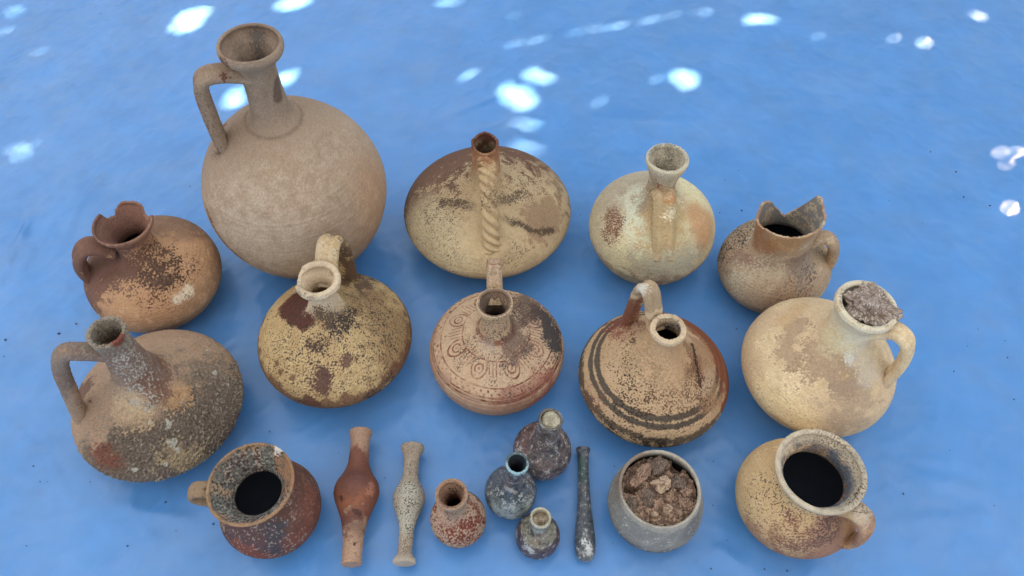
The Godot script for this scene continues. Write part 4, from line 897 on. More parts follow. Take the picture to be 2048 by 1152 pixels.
	coat(pot, 1, "9a7050", [Vector3(0.0456, 0.1103, -0.0152), Vector3(0.0405, 0.1123, -0.0304)], 0.02, {"e2": 0.4, "e3": 0.25, "soft": 0.25, "a": 0.8})
	coat(pot, 1, "d8d2c8", [Vector3(0.0253, 0.1164, -0.0385)], 0.006, {"e2": 0.3, "e3": 0.4, "soft": 0.25, "a": 0.9})
	coat(pot, 1, "9b8062", [Vector3(-0.0709, 0.1021, 0.0000), Vector3(-0.0608, 0.0613, 0.0000)], 0.03, {"e2": 0.4, "e3": 0.25, "soft": 0.25, "a": 0.9})
	turn(pot, [[0.0334, 0.0000], [0.0365, 0.0020], [0.0506, 0.0163], [0.0568, 0.0347], [0.0552, 0.0511], [0.0456, 0.0684], [0.0349, 0.0786], [0.0299, 0.0858], [0.0314, 0.0929], [0.0385, 0.1042], [0.0461, 0.1133], [0.0471, 0.1164]], 6, 9, 0.0036, 0.0036, 480, 220, 90)
	handle(pot, [Vector3(-0.0360, 0.0980, 0.0013), Vector3(-0.0500, 0.1040, 0.0017), Vector3(-0.0640, 0.1040, 0.0022), Vector3(-0.0705, 0.0960, 0.0025), Vector3(-0.0680, 0.0850, 0.0024), Vector3(-0.0560, 0.0760, 0.0020), Vector3(-0.0400, 0.0700, 0.0014)], 0.0095, 0.0045, 1, 0, 0.2, "handle", 0)
	# little round clay bottle with flared mouth and mottled red-brown slip
	pot = vessel("bottle", "little round clay bottle with flared mouth and mottled red-brown slip", "bottle", "", Basis(Vector3(0.9994, 0.0353, 0.0000), Vector3(-0.0353, 0.9994, 0.0000), Vector3(0.0000, 0.0000, 1.0000)), Vector3(-0.0613, 0.0000, 0.3493), clay, 13, "b99a80", "6a4a3c")
	pot.grain = 0.14
	pot.fine = 0.9
	coat(pot, 0, "7c4233", [], 0.01, {"k": -0.05, "e2": 0.9, "e3": 0.7, "soft": 0.2, "a": 0.9})
	coat(pot, 1, "7a3e30", [Vector3(-0.0004, 0.0567, 0.0211), Vector3(0.0099, 0.0507, 0.0245), Vector3(-0.0115, 0.0619, 0.0115)], 0.01772, {"e2": 0.3, "e3": 0.8, "soft": 0.2, "cap": 0.2, "a": 0.8})
	coat(pot, 1, "c4a890", [Vector3(-0.0180, 0.0595, 0.0048), Vector3(-0.0057, 0.0652, 0.0127)], 0.00709, {"e2": 0.3, "e3": 0.7, "soft": 0.25, "a": 0.6})
	coat(pot, 2, "a08872", [Vector3(0.0815, 0.0000, 0.0000)], 0.012, {"e2": 0.4, "e3": 0.25, "soft": 0.3, "a": 0.7, "side": 1})
	coat(pot, 0, "453029", [], 0.01, {"k": -1, "e3": 1.2, "e4": 0.4, "soft": 0.28, "a": 0.697, "e2": 0.4})
	coat(pot, 1, "b08c6e", [Vector3(0.0000, 0.1130, 0.0000)], 0.02, {"e2": 0.3, "e3": 0.3, "soft": 0.2, "a": 0.7})
	coat(pot, 1, "5a3a2e", [Vector3(0.0000, 0.1086, 0.0107)], 0.013, {"e2": 0.4, "e3": 0.9, "soft": 0.28, "cap": -0.3, "a": 0.492, "side": 2})
	turn(pot, [[0.0129, 0.0000], [0.0193, 0.0022], [0.0289, 0.0152], [0.0322, 0.0315], [0.0289, 0.0467], [0.0204, 0.0576], [0.0139, 0.0652], [0.0113, 0.0760], [0.0113, 0.0902], [0.0139, 0.1010], [0.0175, 0.1075], [0.0177, 0.1119]], 6, 9, 0.003, 0.0045, 300, 150, 40)
	# largest of the small glass bottles, purplish grey and crusted, its mouth plugged with earth
	pot = vessel("bottle", "largest of the small glass bottles, purplish grey and crusted, its mouth plugged with earth", "bottle", "", Basis(Vector3(0.9972, -0.0751, 0.0000), Vector3(0.0751, 0.9972, 0.0000), Vector3(0.0000, 0.0000, 1.0000)), Vector3(0.0349, 0.0000, 0.2649), glass, 14, "655553", "6a5f55")
	pot.grain = 0.16
	pot.rough = 0.00025
	coat(pot, 0, "3c383c", [], 0.01, {"k": -0.1, "e2": 0.7, "e3": 0.5, "soft": 0.3, "a": 0.7})
	coat(pot, 0, "7d6358", [], 0.01, {"k": -0.3, "e1": 0.6, "e2": 0.7, "soft": 0.3, "a": 0.6})
	coat(pot, 1, "9a969a", [Vector3(-0.0032, 0.0568, 0.0230), Vector3(-0.0119, 0.0588, 0.0177), Vector3(0.0063, 0.0514, 0.0274), Vector3(0.0178, 0.0562, 0.0160)], 0.0171, {"e2": 0.4, "e3": 1.3, "soft": 0.28, "cap": -0.5, "a": 0.615})
	coat(pot, 1, "3a4248", [Vector3(0.0081, 0.0629, 0.0159), Vector3(0.0141, 0.0664, 0.0078)], 0.00977, {"e2": 0.3, "e3": 0.6, "soft": 0.25, "a": 0.7})
	coat(pot, 1, "6d4a42", [Vector3(-0.0287, 0.0506, -0.0035), Vector3(-0.0175, 0.0601, -0.0097)], 0.01588, {"e2": 0.5, "e3": 0.25, "soft": 0.25, "a": 0.6})
	coat(pot, 2, "6f5e54", [Vector3(0.0975, 0.0000, 0.0000)], 0.025, {"e2": 0.5, "e3": 0.3, "soft": 0.3, "a": 0.7, "side": 1})
	coat(pot, 1, "8a8270", [Vector3(0.0000, 0.1191, 0.0000)], 0.017, {"e2": 0.4, "e3": 0.9, "soft": 0.3, "a": 0.492, "dn": 0.0006})
	coat(pot, 1, "35302e", [Vector3(0.0102, 0.1150, -0.0082), Vector3(-0.0102, 0.1150, -0.0082), Vector3(0.0123, 0.1150, 0.0041)], 0.008, {"e2": 0.4, "e3": 1, "soft": 0.28, "cap": -0.3, "a": 0.656})
	coat(pot, 0, "b4b8b6", [], 0.01, {"k": -0.62, "e4": 0.8, "e3": 0.5, "e2": 0.4, "soft": 0.15, "a": 0.6, "side": 1})
	coat(pot, 0, "262f3a", [], 0.01, {"k": -0.6, "e4": -0.8, "e3": 0.4, "e2": -0.4, "soft": 0.18, "a": 0.65, "side": 1})
	turn(pot, [[0.0184, 0.0000], [0.0225, 0.0021], [0.0327, 0.0154], [0.0357, 0.0308], [0.0327, 0.0452], [0.0245, 0.0554], [0.0174, 0.0637], [0.0138, 0.0760], [0.0120, 0.0944], [0.0120, 0.1078], [0.0138, 0.1140], [0.0139, 0.1191]], 6, 10, 0.0028, 0.003, 340, 170, 30)
	# blue-grey glass bottle with pale flaking belly and a turquoise-edged rim
	pot = vessel("bottle", "blue-grey glass bottle with pale flaking belly and a turquoise-edged rim", "bottle", "", Basis(Vector3(0.9965, -0.0836, 0.0000), Vector3(0.0836, 0.9965, 0.0000), Vector3(0.0000, 0.0000, 1.0000)), Vector3(-0.0043, 0.0000, 0.3171), glass, 15, "5b6470", "2e3a48")
	pot.grain = 0.14
	coat(pot, 0, "4a4a52", [], 0.01, {"k": -0.1, "e2": 0.7, "e3": 0.4, "soft": 0.3, "a": 0.7})
	coat(pot, 0, "6f5f5c", [], 0.01, {"k": -0.35, "e1": 0.7, "e2": 0.6, "soft": 0.3, "a": 0.5})
	coat(pot, 1, "a4aca4", [Vector3(-0.0158, 0.0399, 0.0252), Vector3(-0.0011, 0.0349, 0.0304), Vector3(0.0126, 0.0434, 0.0259)], 0.01314, {"e2": 0.6, "e3": 0.5, "soft": 0.2, "a": 0.85, "disp": 0.0003})
	coat(pot, 1, "3f6a8c", [Vector3(-0.0065, 0.0552, 0.0202), Vector3(-0.0054, 0.0601, 0.0150)], 0.00597, {"e2": 0.3, "e3": 0.5, "soft": 0.25, "a": 0.8})
	coat(pot, 1, "27363f", [Vector3(0.0060, 0.0543, 0.0211), Vector3(0.0085, 0.0596, 0.0142), Vector3(-0.0139, 0.0552, 0.0160)], 0.00836, {"e2": 0.5, "e3": 0.7, "soft": 0.2, "a": 0.85})
	coat(pot, 1, "7f8a8a", [Vector3(-0.0222, 0.0467, 0.0162), Vector3(0.0036, 0.0497, 0.0254)], 0.00836, {"e2": 0.3, "e3": 0.8, "soft": 0.25, "a": 0.6})
	coat(pot, 1, "b0a8a4", [Vector3(0.0013, 0.0635, 0.0125), Vector3(-0.0074, 0.0668, 0.0082)], 0.00358, {"e2": 0.3, "e3": 0.5, "soft": 0.25, "a": 0.7})
	coat(pot, 2, "5f5658", [Vector3(0.0891, 0.0000, 0.0000)], 0.018, {"e2": 0.4, "e3": 0.25, "soft": 0.3, "a": 0.7, "side": 1})
	coat(pot, 2, "8fb4bc", [Vector3(0.1197, 0.0000, 0.0000)], 0.0028, {"e2": 0.3, "e3": 0.3, "soft": 0.2, "a": 0.9})
	coat(pot, 1, "2c3338", [Vector3(0.0000, 0.1181, -0.0110), Vector3(-0.0088, 0.1181, -0.0066), Vector3(0.0088, 0.1181, -0.0066)], 0.007, {"e2": 0.3, "e3": 0.5, "soft": 0.25, "a": 0.8})
	coat(pot, 0, "b4b8b6", [], 0.01, {"k": -0.62, "e4": 0.8, "e3": 0.5, "e2": 0.4, "soft": 0.15, "a": 0.6, "side": 1})
	coat(pot, 0, "262f3a", [], 0.01, {"k": -0.6, "e4": -0.8, "e3": 0.4, "e2": -0.4, "soft": 0.18, "a": 0.65, "side": 1})
	turn(pot, [[0.0132, 0.0000], [0.0186, 0.0022], [0.0280, 0.0156], [0.0306, 0.0312], [0.0280, 0.0457], [0.0197, 0.0568], [0.0126, 0.0635], [0.0099, 0.0724], [0.0097, 0.0947], [0.0104, 0.1114], [0.0129, 0.1158], [0.0129, 0.1192]], 6, 9, 0.0022, 0.0028, 320, 160, 40)
	# smallest glass bottle, olive-cream crust over a purple-brown body, standing in front
	pot = vessel("bottle", "smallest glass bottle, olive-cream crust over a purple-brown body, standing in front", "bottle", "", Basis(Vector3(0.9997, -0.0264, 0.0000), Vector3(0.0264, 0.9997, 0.0000), Vector3(0.0000, 0.0000, 1.0000)), Vector3(0.0291, 0.0000, 0.3654), glass, 16, "8a826a", "9a8f76")
	pot.grain = 0.14
	coat(pot, 0, "6f6a58", [], 0.01, {"k": -0.1, "e2": 0.8, "e3": 0.5, "soft": 0.3, "a": 0.7})
	coat(pot, 0, "a39c84", [], 0.01, {"k": -0.35, "e2": 0.7, "e3": 0.6, "soft": 0.2, "a": 0.6})
	coat(pot, 4, "574548", [Vector3(0.0260, 0.0000, 0.0000)], 0.0055, {"e3": 0.15, "soft": 0.3, "a": 0.95, "e2": 0.3, "k": 1.3})
	coat(pot, 1, "4c3f44", [Vector3(-0.0209, 0.0369, 0.0048), Vector3(-0.0223, 0.0251, 0.0123)], 0.00537, {"e2": 0.3, "e3": 0.4, "soft": 0.25, "a": 0.8})
	coat(pot, 1, "2f2e2c", [Vector3(-0.0087, 0.0554, 0.0058), Vector3(-0.0068, 0.0514, 0.0100)], 0.00238, {"e2": 0.3, "e3": 0.3, "soft": 0.25, "a": 0.9})
	coat(pot, 1, "8a6f58", [Vector3(-0.0017, 0.0454, 0.0158), Vector3(0.0036, 0.0547, 0.0100)], 0.00715, {"e2": 0.3, "e3": 0.6, "soft": 0.25, "a": 0.5})
	coat(pot, 1, "b9bdb4", [Vector3(-0.0125, 0.0352, 0.0185), Vector3(-0.0066, 0.0317, 0.0230)], 0.00298, {"e2": 0.3, "e3": 0.6, "soft": 0.25, "a": 0.7})
	coat(pot, 1, "b5ad92", [Vector3(0.0000, 0.0848, 0.0000)], 0.014, {"e2": 0.2, "e3": 0.2, "soft": 0.25, "a": 0.85})
	coat(pot, 1, "74604e", [Vector3(0.0020, 0.0715, 0.0000)], 0.008, {"e2": 0.3, "e3": 0.5, "soft": 0.25, "a": 0.8, "side": 2})
	coat(pot, 0, "b4b8b6", [], 0.01, {"k": -0.62, "e4": 0.8, "e3": 0.5, "e2": 0.4, "soft": 0.15, "a": 0.6, "side": 1})
	coat(pot, 0, "262f3a", [], 0.01, {"k": -0.6, "e4": -0.8, "e3": 0.4, "e2": -0.4, "soft": 0.18, "a": 0.65, "side": 1})
	turn(pot, [[0.0163, 0.0000], [0.0194, 0.0020], [0.0250, 0.0112], [0.0259, 0.0204], [0.0239, 0.0317], [0.0183, 0.0419], [0.0127, 0.0501], [0.0097, 0.0582], [0.0092, 0.0695], [0.0107, 0.0776], [0.0119, 0.0807], [0.0117, 0.0838]], 6, 9, 0.0024, 0.003, 300, 150, 40)
	# small grey clay bowl filled with loose brown earth
	pot = vessel("bowl", "small grey clay bowl filled with loose brown earth", "bowl", "", Basis(Vector3(0.9989, 0.0462, 0.0000), Vector3(-0.0462, 0.9989, 0.0000), Vector3(0.0000, 0.0000, 1.0000)), Vector3(0.1687, 0.0000, 0.3335), clay, 17, "8a8780", "7e7a70")
	pot.gain = 1.15
	coat(pot, 0, "77756f", [], 0.01, {"k": -0.15, "e1": 0.7, "e2": 0.5, "soft": 0.4, "a": 0.6})
	coat(pot, 0, "a19c90", [], 0.01, {"k": -0.4, "e2": 0.7, "e3": 0.5, "soft": 0.3, "a": 0.5})
	coat(pot, 2, "55545a", [Vector3(0.0124, 0.0000, 0.0000)], 0.022, {"e2": 0.4, "e3": 0.2, "soft": 0.4, "a": 0.85, "side": 1})
	coat(pot, 1, "5c5b60", [Vector3(0.0351, 0.0587, 0.0376), Vector3(0.0370, 0.0820, 0.0279)], 0.01611, {"e2": 0.3, "e3": 0.25, "soft": 0.5, "a": 0.6})
	coat(pot, 0, "d6d6cc", [], 0.01, {"k": -1.55, "e3": 1.2, "e4": 0.4, "soft": 0.28, "a": 0.738, "side": 1, "e2": 0.4})
	coat(pot, 2, "a59c8c", [Vector3(0.0866, 0.0000, 0.0000)], 0.007, {"e2": 0.3, "e3": 0.2, "soft": 0.3, "a": 0.85})
	coat(pot, 1, "6d5140", [Vector3(-0.0362, 0.0861, -0.0207), Vector3(-0.0414, 0.0830, 0.0000), Vector3(-0.0207, 0.0871, -0.0362)], 0.014, {"e2": 0.3, "e3": 0.6, "soft": 0.25, "a": 0.6})
	turn(pot, [[0.0310, 0.0000], [0.0352, 0.0021], [0.0486, 0.0145], [0.0543, 0.0311], [0.0543, 0.0436], [0.0512, 0.0602], [0.0470, 0.0788], [0.0452, 0.0877]], 6, 6, 0.0038, 0.0036, 420, 180, 60)
	# red-brown spindle-shaped clay bottle lying on the sheet, pale at both ends
	pot = vessel("spindle_bottle", "red-brown spindle-shaped clay bottle lying on the sheet, pale at both ends", "bottle", "", Basis(Vector3(0.9988, 0.0000, -0.0490), Vector3(-0.0490, 0.0000, -0.9988), Vector3(0.0000, 1.0000, 0.0000)), Vector3(-0.1816, 0.0261, 0.4002), slip, 18, "a98468", "5a3a2e")
	pot.gain = 1.1
	coat(pot, 2, "74402f", [Vector3(0.0920, 0.0000, 0.0000)], 0.047, {"e2": 0.35, "e3": 0.15, "soft": 0.3, "a": 0.93, "e1": 0.2, "k": 1.2})
	coat(pot, 1, "94562f", [Vector3(0.0086, 0.0697, 0.0214), Vector3(-0.0087, 0.0681, 0.0206)], 0.01264, {"e2": 0.4, "e3": 0.25, "soft": 0.5, "a": 0.6})
	coat(pot, 1, "5c3934", [Vector3(-0.0017, 0.0964, 0.0240), Vector3(0.0075, 0.0923, 0.0245), Vector3(-0.0028, 0.0834, 0.0267)], 0.01264, {"e2": 0.4, "e3": 0.25, "soft": 0.5, "a": 0.6})
	coat(pot, 1, "553530", [Vector3(0.0007, 0.0431, 0.0139), Vector3(0.0061, 0.0407, 0.0120)], 0.0139, {"e2": 0.5, "e3": 0.25, "soft": 0.5, "a": 0.55})
	coat(pot, 1, "3e2620", [Vector3(0.0036, 0.0559, 0.0171), Vector3(0.0076, 0.0535, 0.0149)], 0.00316, {"e2": 0.3, "e3": 0.4, "soft": 0.25, "a": 0.8, "disp": -0.0003})
	coat(pot, 1, "3e2620", [Vector3(-0.0140, 0.0713, 0.0192)], 0.00316, {"e2": 0.3, "e3": 0.3, "soft": 0.25, "a": 0.8, "disp": -0.0003})
	coat(pot, 1, "33221d", [Vector3(0.0039, 0.0204, 0.0108)], 0.00253, {"e2": 0.3, "e3": 0.4, "soft": 0.25, "a": 0.9})
	coat(pot, 1, "b0745a", [Vector3(0.0190, 0.0772, 0.0171), Vector3(0.0214, 0.0860, 0.0161)], 0.00506, {"e2": 0.3, "e3": 0.6, "soft": 0.25, "a": 0.6})
	coat(pot, 0, "4a2e26", [], 0.01, {"k": -1.25, "e3": 1.2, "soft": 0.28, "a": 0.574, "e2": 0.4})
	turn(pot, [[0.0114, 0.0000], [0.0120, 0.0010], [0.0114, 0.0049], [0.0114, 0.0195], [0.0121, 0.0308], [0.0143, 0.0454], [0.0172, 0.0551], [0.0210, 0.0649], [0.0249, 0.0746], [0.0269, 0.0851], [0.0244, 0.0957], [0.0194, 0.1038], [0.0153, 0.1119], [0.0128, 0.1200], [0.0119, 0.1297], [0.0116, 0.1459], [0.0127, 0.1557], [0.0143, 0.1605], [0.0140, 0.1622]], 15, 16, 0.0025, 0.003, 280, 260, 30)
	# grey speckled spindle-shaped clay bottle lying on the sheet with a knobbed foot
	pot = vessel("spindle_bottle", "grey speckled spindle-shaped clay bottle lying on the sheet with a knobbed foot", "bottle", "", Basis(Vector3(1.0000, 0.0000, -0.0081), Vector3(-0.0081, 0.0000, -1.0000), Vector3(0.0000, 1.0000, 0.0000)), Vector3(-0.1231, 0.0184, 0.3975), clay, 19, "a59480", "5a4a40")
	pot.grain = 0.16
	pot.rough = 0.0003
	pot.gain = 1.1
	pot.fine = 1.35
	coat(pot, 0, "8b7a6a", [], 0.01, {"k": -0.1, "e2": 0.7, "e3": 0.4, "soft": 0.3, "a": 0.6})
	coat(pot, 1, "b3ad9c", [Vector3(0.0023, 0.0769, 0.0190), Vector3(0.0041, 0.0580, 0.0133), Vector3(-0.0012, 0.0473, 0.0099)], 0.01631, {"e2": 0.3, "e3": 0.3, "soft": 0.4, "a": 0.8})
	coat(pot, 0, "5a4c42", [], 0.01, {"k": -0.8, "e3": 1.1, "e4": 0.7, "soft": 0.3, "a": 0.574, "e2": 0.4})
	coat(pot, 1, "3c332d", [Vector3(0.0019, 0.0415, 0.0088), Vector3(-0.0036, 0.0368, 0.0078), Vector3(0.0090, 0.0777, 0.0169)], 0.01004, {"e2": 0.4, "e3": 1.3, "soft": 0.28, "cap": -0.6, "a": 0.697})
	coat(pot, 1, "2c2522", [Vector3(0.0013, 0.0000, 0.0110)], 0.00627, {"e2": 0.3, "e3": 0.8, "soft": 0.25, "cap": 0.2, "a": 0.9})
	coat(pot, 2, "c0b09a", [Vector3(0.0010, 0.0000, 0.0000)], 0.006, {"e2": 0.3, "e3": 0.4, "soft": 0.3, "a": 0.6})
	turn(pot, [[0.0110, 0.0000], [0.0129, 0.0017], [0.0129, 0.0043], [0.0104, 0.0078], [0.0083, 0.0128], [0.0083, 0.0256], [0.0093, 0.0442], [0.0118, 0.0527], [0.0150, 0.0606], [0.0178, 0.0684], [0.0192, 0.0769], [0.0173, 0.0855], [0.0136, 0.0926], [0.0101, 0.1012], [0.0092, 0.1111], [0.0093, 0.1254], [0.0115, 0.1339], [0.0141, 0.1382], [0.0145, 0.1410], [0.0142, 0.1425]], 15, 16, 0.0025, 0.003, 260, 240, 30)
	# long slender grey-blue glass tube bottle lying beside the small bottles
	pot = vessel("tube_bottle", "long slender grey-blue glass tube bottle lying beside the small bottles", "bottle", "", Basis(Vector3(0.9994, -0.0000, 0.0332), Vector3(0.0332, 0.0000, -0.9994), Vector3(0.0000, 1.0000, 0.0000)), Vector3(0.0847, 0.0113, 0.3923), glass, 20, "5c6066", "3a3f44")
	pot.grain = 0.16
	coat(pot, 0, "46484e", [], 0.01, {"k": -0.05, "e2": 0.8, "e3": 0.4, "soft": 0.3, "a": 0.75})
	coat(pot, 0, "857f7c", [], 0.01, {"k": -0.3, "e2": 0.7, "e3": 0.6, "soft": 0.2, "a": 0.6})
	coat(pot, 2, "7d8078", [Vector3(0.1750, 0.0000, 0.0000)], 0.03, {"e2": 0.5, "e3": 0.3, "soft": 0.3, "a": 0.8})
	coat(pot, 1, "3d5a48", [Vector3(-0.0032, 0.1205, 0.0056), Vector3(-0.0019, 0.0952, 0.0063)], 0.00565, {"e2": 0.3, "e3": 0.4, "soft": 0.25, "a": 0.7})
	coat(pot, 1, "d8d8d4", [Vector3(0.0016, 0.0123, 0.0116), Vector3(0.0046, 0.0072, 0.0095), Vector3(-0.0023, 0.0176, 0.0119)], 0.00377, {"e2": 0.3, "e3": 0.6, "soft": 0.25, "a": 0.9, "disp": 0.0003})
	coat(pot, 1, "a9a9a4", [Vector3(-0.0040, 0.0072, 0.0098), Vector3(0.0048, 0.0026, 0.0066)], 0.00628, {"e2": 0.3, "e3": 0.7, "soft": 0.25, "a": 0.7})
	coat(pot, 1, "4c5a66", [Vector3(-0.0075, 0.0268, 0.0093)], 0.00503, {"e2": 0.3, "e3": 0.5, "soft": 0.25, "a": 0.6})
	coat(pot, 0, "b4b8b6", [], 0.01, {"k": -0.62, "e4": 0.8, "e3": 0.5, "e2": 0.4, "soft": 0.15, "a": 0.6, "side": 1})
	coat(pot, 0, "262f3a", [], 0.01, {"k": -0.6, "e4": -0.8, "e3": 0.4, "e2": -0.4, "soft": 0.18, "a": 0.65, "side": 1})
	turn(pot, [[0.0025, 0.0000], [0.0055, 0.0005], [0.0092, 0.0041], [0.0117, 0.0123], [0.0121, 0.0233], [0.0109, 0.0384], [0.0088, 0.0575], [0.0073, 0.0794], [0.0064, 0.1027], [0.0064, 0.1205], [0.0071, 0.1301], [0.0087, 0.1349], [0.0090, 0.1370]], 10, 11, 0.002, 0.0022, 200, 240, 30)
	var soil_at := Transform3D(Basis(Vector3(0.9989, 0.0462, 0.0000), Vector3(-0.0462, 0.9989, 0.0000), Vector3(0.0000, 0.0000, 1.0000)), Vector3(0.1687, 0.0000, 0.3335))
	fill_bowl(soil_at, [Vector3(-0.0302, 0.0085, -0.0062), Vector3(0.0234, 0.0085, -0.0290), Vector3(-0.0034, 0.0060, -0.0317)], [[Vector3(0.0044, 0.0790, -0.0078), Vector3(0.0092, 0.0075, 0.0082), 1], [Vector3(0.0028, 0.0760, -0.0303), Vector3(0.0105, 0.0070, 0.0075), 0], [Vector3(0.0230, 0.0760, -0.0098), Vector3(0.0085, 0.0065, 0.0080), 0], [Vector3(-0.0173, 0.0780, -0.0204), Vector3(0.0130, 0.0055, 0.0075), 2], [Vector3(-0.0099, 0.0735, 0.0056), Vector3(0.0100, 0.0050, 0.0085), 0], [Vector3(0.0272, 0.0745, 0.0111), Vector3(0.0060, 0.0040, 0.0055), 2], [Vector3(0.0078, 0.0755, 0.0196), Vector3(0.0045, 0.0035, 0.0045), 1], [Vector3(-0.0319, 0.0745, 0.0130), Vector3(0.0065, 0.0050, 0.0080), 0], [Vector3(-0.0066, 0.0755, 0.0250), Vector3(0.0035, 0.0030, 0.0035), 1], [Vector3(-0.0062, 0.0780, -0.0345), Vector3(0.0035, 0.0035, 0.0035), 0], [Vector3(0.0052, 0.0790, -0.0345), Vector3(0.0026, 0.0026, 0.0026), 0], [Vector3(0.0302, 0.0780, 0.0021), Vector3(0.0055, 0.0045, 0.0060), 2]])
	plug("stone", "lumpy pinkish grey stone stuck in the mouth of the pale cream jug", "stone", Transform3D(Basis(Vector3(0.9972, -0.0748, 0.0000), Vector3(0.0748, 0.9972, 0.0000), Vector3(0.0000, 0.0000, 1.0000)), Vector3(0.3803, 0.0000, 0.1668)).translated_local(Vector3(0.0092, 0.1970, -0.0050)), Vector3(0.0275, 0.017, 0.0235), 31, 0.30, 0.10, "8d7766", "a8968a", "c9bcae")
	plug("earth_plug", "dry cream-coloured earth plugging the mouth of the largest glass bottle", "earth plug", Transform3D(Basis(Vector3(0.9972, -0.0751, 0.0000), Vector3(0.0751, 0.9972, 0.0000), Vector3(0.0000, 0.0000, 1.0000)), Vector3(0.0349, 0.0000, 0.2649)).translated_local(Vector3(0.0000, 0.1165, 0.0000)), Vector3(0.0108, 0.0042, 0.0108), 47, 0.08, 0.16, "a79c82", "bfb498", "857a66")
	plug("earth_fill", "brown earth sunk inside the mouth of the smallest glass bottle", "earth plug", Transform3D(Basis(Vector3(0.9997, -0.0264, 0.0000), Vector3(0.0264, 0.9997, 0.0000), Vector3(0.0000, 0.0000, 1.0000)), Vector3(0.0291, 0.0000, 0.3654)).translated_local(Vector3(0.0000, 0.0765, 0.0000)), Vector3(0.0084, 0.0050, 0.0084), 53, 0.10, 0.14, "8f7d66", "a89880", "6a5a4a")
	crumbs([Vector3(-0.8131, 0.0018, -0.6635), Vector3(-0.2512, 0.0013, -0.6220), Vector3(-0.0553, 0.0013, -0.5788), Vector3(-0.5219, 0.0013, -0.2018), Vector3(0.2200, 0.0012, -0.4535), Vector3(0.3733, 0.0013, -0.2362), Vector3(0.3470, 0.0013, -0.2161), Vector3(0.4092, 0.0013, -0.1600), Vector3(0.3630, 0.0025, -0.1496), Vector3(0.3276, 0.0016, -0.1454), Vector3(0.7302, 0.0024, -0.2339), Vector3(0.7232, 0.0023, -0.1780), Vector3(0.7578, 0.0024, -0.1590), Vector3(0.1077, 0.0012, -0.1413), Vector3(0.7030, 0.0019, -0.2799), Vector3(0.6029, 0.0013, -0.1716), Vector3(0.6398, 0.0011, -0.1239), Vector3(-0.7099, 0.0025, 0.0868), Vector3(-0.6369, 0.0029, 0.0778), Vector3(-0.6175, 0.0020, 0.0621), Vector3(-0.7017, 0.0013, 0.1133), Vector3(-0.6028, 0.0015, 0.2720), Vector3(-0.4234, 0.0021, 0.3187), Vector3(-0.3594, 0.0020, 0.3450), Vector3(-0.4542, 0.0017, 0.3715), Vector3(-0.3138, 0.0014, 0.2254), Vector3(-0.5865, 0.0011, 0.2928), Vector3(-0.5747, 0.0011, 0.3710), Vector3(-0.5245, 0.0011, 0.2928), Vector3(-0.5778, 0.0009, 0.2928), Vector3(0.3175, 0.0015, 0.0688), Vector3(0.6012, 0.0016, 0.1375), Vector3(0.6578, 0.0012, 0.0704), Vector3(0.6829, 0.0017, 0.1157), Vector3(0.6672, 0.0016, 0.1796), Vector3(0.6894, 0.0013, 0.0893), Vector3(0.6342, 0.0012, 0.0974), Vector3(0.2539, 0.0013, 0.2668), Vector3(0.4807, 0.0018, 0.3087), Vector3(0.2314, 0.0013, 0.3972), Vector3(0.2934, 0.0016, 0.3978), Vector3(0.3197, 0.0016, 0.3995), Vector3(0.5095, 0.0023, 0.1700), Vector3(0.1287, 0.0013, 0.2727), Vector3(0.2446, 0.0013, 0.3230), Vector3(0.1188, 0.0009, 0.3680), Vector3(-0.1579, 0.0013, 0.2883), Vector3(-0.2207, 0.0010, 0.2554), Vector3(0.1179, 0.0010, 0.2106), Vector3(0.0743, 0.0008, 0.2385), Vector3(-0.0090, 0.0008, 0.2316), Vector3(0.2553, 0.0010, 0.3651), Vector3(0.5567, 0.0011, 0.2521), Vector3(0.5877, 0.0011, 0.3230), Vector3(-0.4023, 0.0010, 0.3533), Vector3(0.0975, 0.0010, 0.2247)])
	sun_spots = [[-0.6258, -0.6456, 0.0251, 0.0356, -0.549], [-0.6446, -0.6234, 0.0122, 0.0139, 0.000], [-0.4371, -0.6945, 0.0237, 0.0214, 0.289], [-0.1289, -0.6978, 0.0178, 0.0045, 0.000], [-0.8878, -0.5413, 0.0032, 0.0032, 0.000], [-0.9833, -0.6714, 0.0032, 0.0155, 0.571], [-0.9772, -0.6047, 0.0032, 0.0061, 0.000], [-0.4127, -0.4671, 0.0128, 0.0181, 0.265], [-0.4936, -0.4144, 0.0133, 0.0198, 0.000], [-0.0770, -0.4811, 0.0032, 0.0152, -0.619], [0.0475, -0.4727, 0.0229, 0.0109, -0.680], [0.0143, -0.4184, 0.0240, 0.0233, -0.379], [-0.0081, -0.4344, 0.0063, 0.0197, 0.000], [0.0312, -0.3501, 0.0188, 0.0032, -0.369], [0.0237, -0.2951, 0.0207, 0.0032, -0.474], [0.1581, -0.4078, 0.0032, 0.0073, -0.495], [0.3183, -0.4699, 0.0165, 0.0236, 0.000], [0.2679, -0.4671, 0.0032, 0.0039, 0.000], [0.3828, -0.6649, 0.0032, 0.0076, 0.765], [0.4884, -0.6440, 0.0251, 0.0074, -0.116], [0.4693, -0.6360, 0.0123, 0.0041, 0.284], [0.7854, -0.5711, 0.0099, 0.0054, -0.861], [0.9213, -0.6584, 0.0125, 0.0032, -0.682], [0.0059, -0.6584, 0.0032, 0.0032, 0.000], [0.8226, -0.2531, 0.0032, 0.0032, -0.706], [0.8239, -0.2809, 0.0032, 0.0032, 0.000], [0.8492, -0.2833, 0.0032, 0.0032, 0.000], [0.7904, -0.1557, 0.0032, 0.0032, 0.000], [-0.8273, -0.2833, 0.0032, 0.0180, 0.713], [-0.8149, -0.2951, 0.0032, 0.0032, 0.000], [0.7323, -0.5847, 0.0032, 0.0032, 0.000], [0.5907, -0.5924, 0.0032, 0.0038, 0.000]]
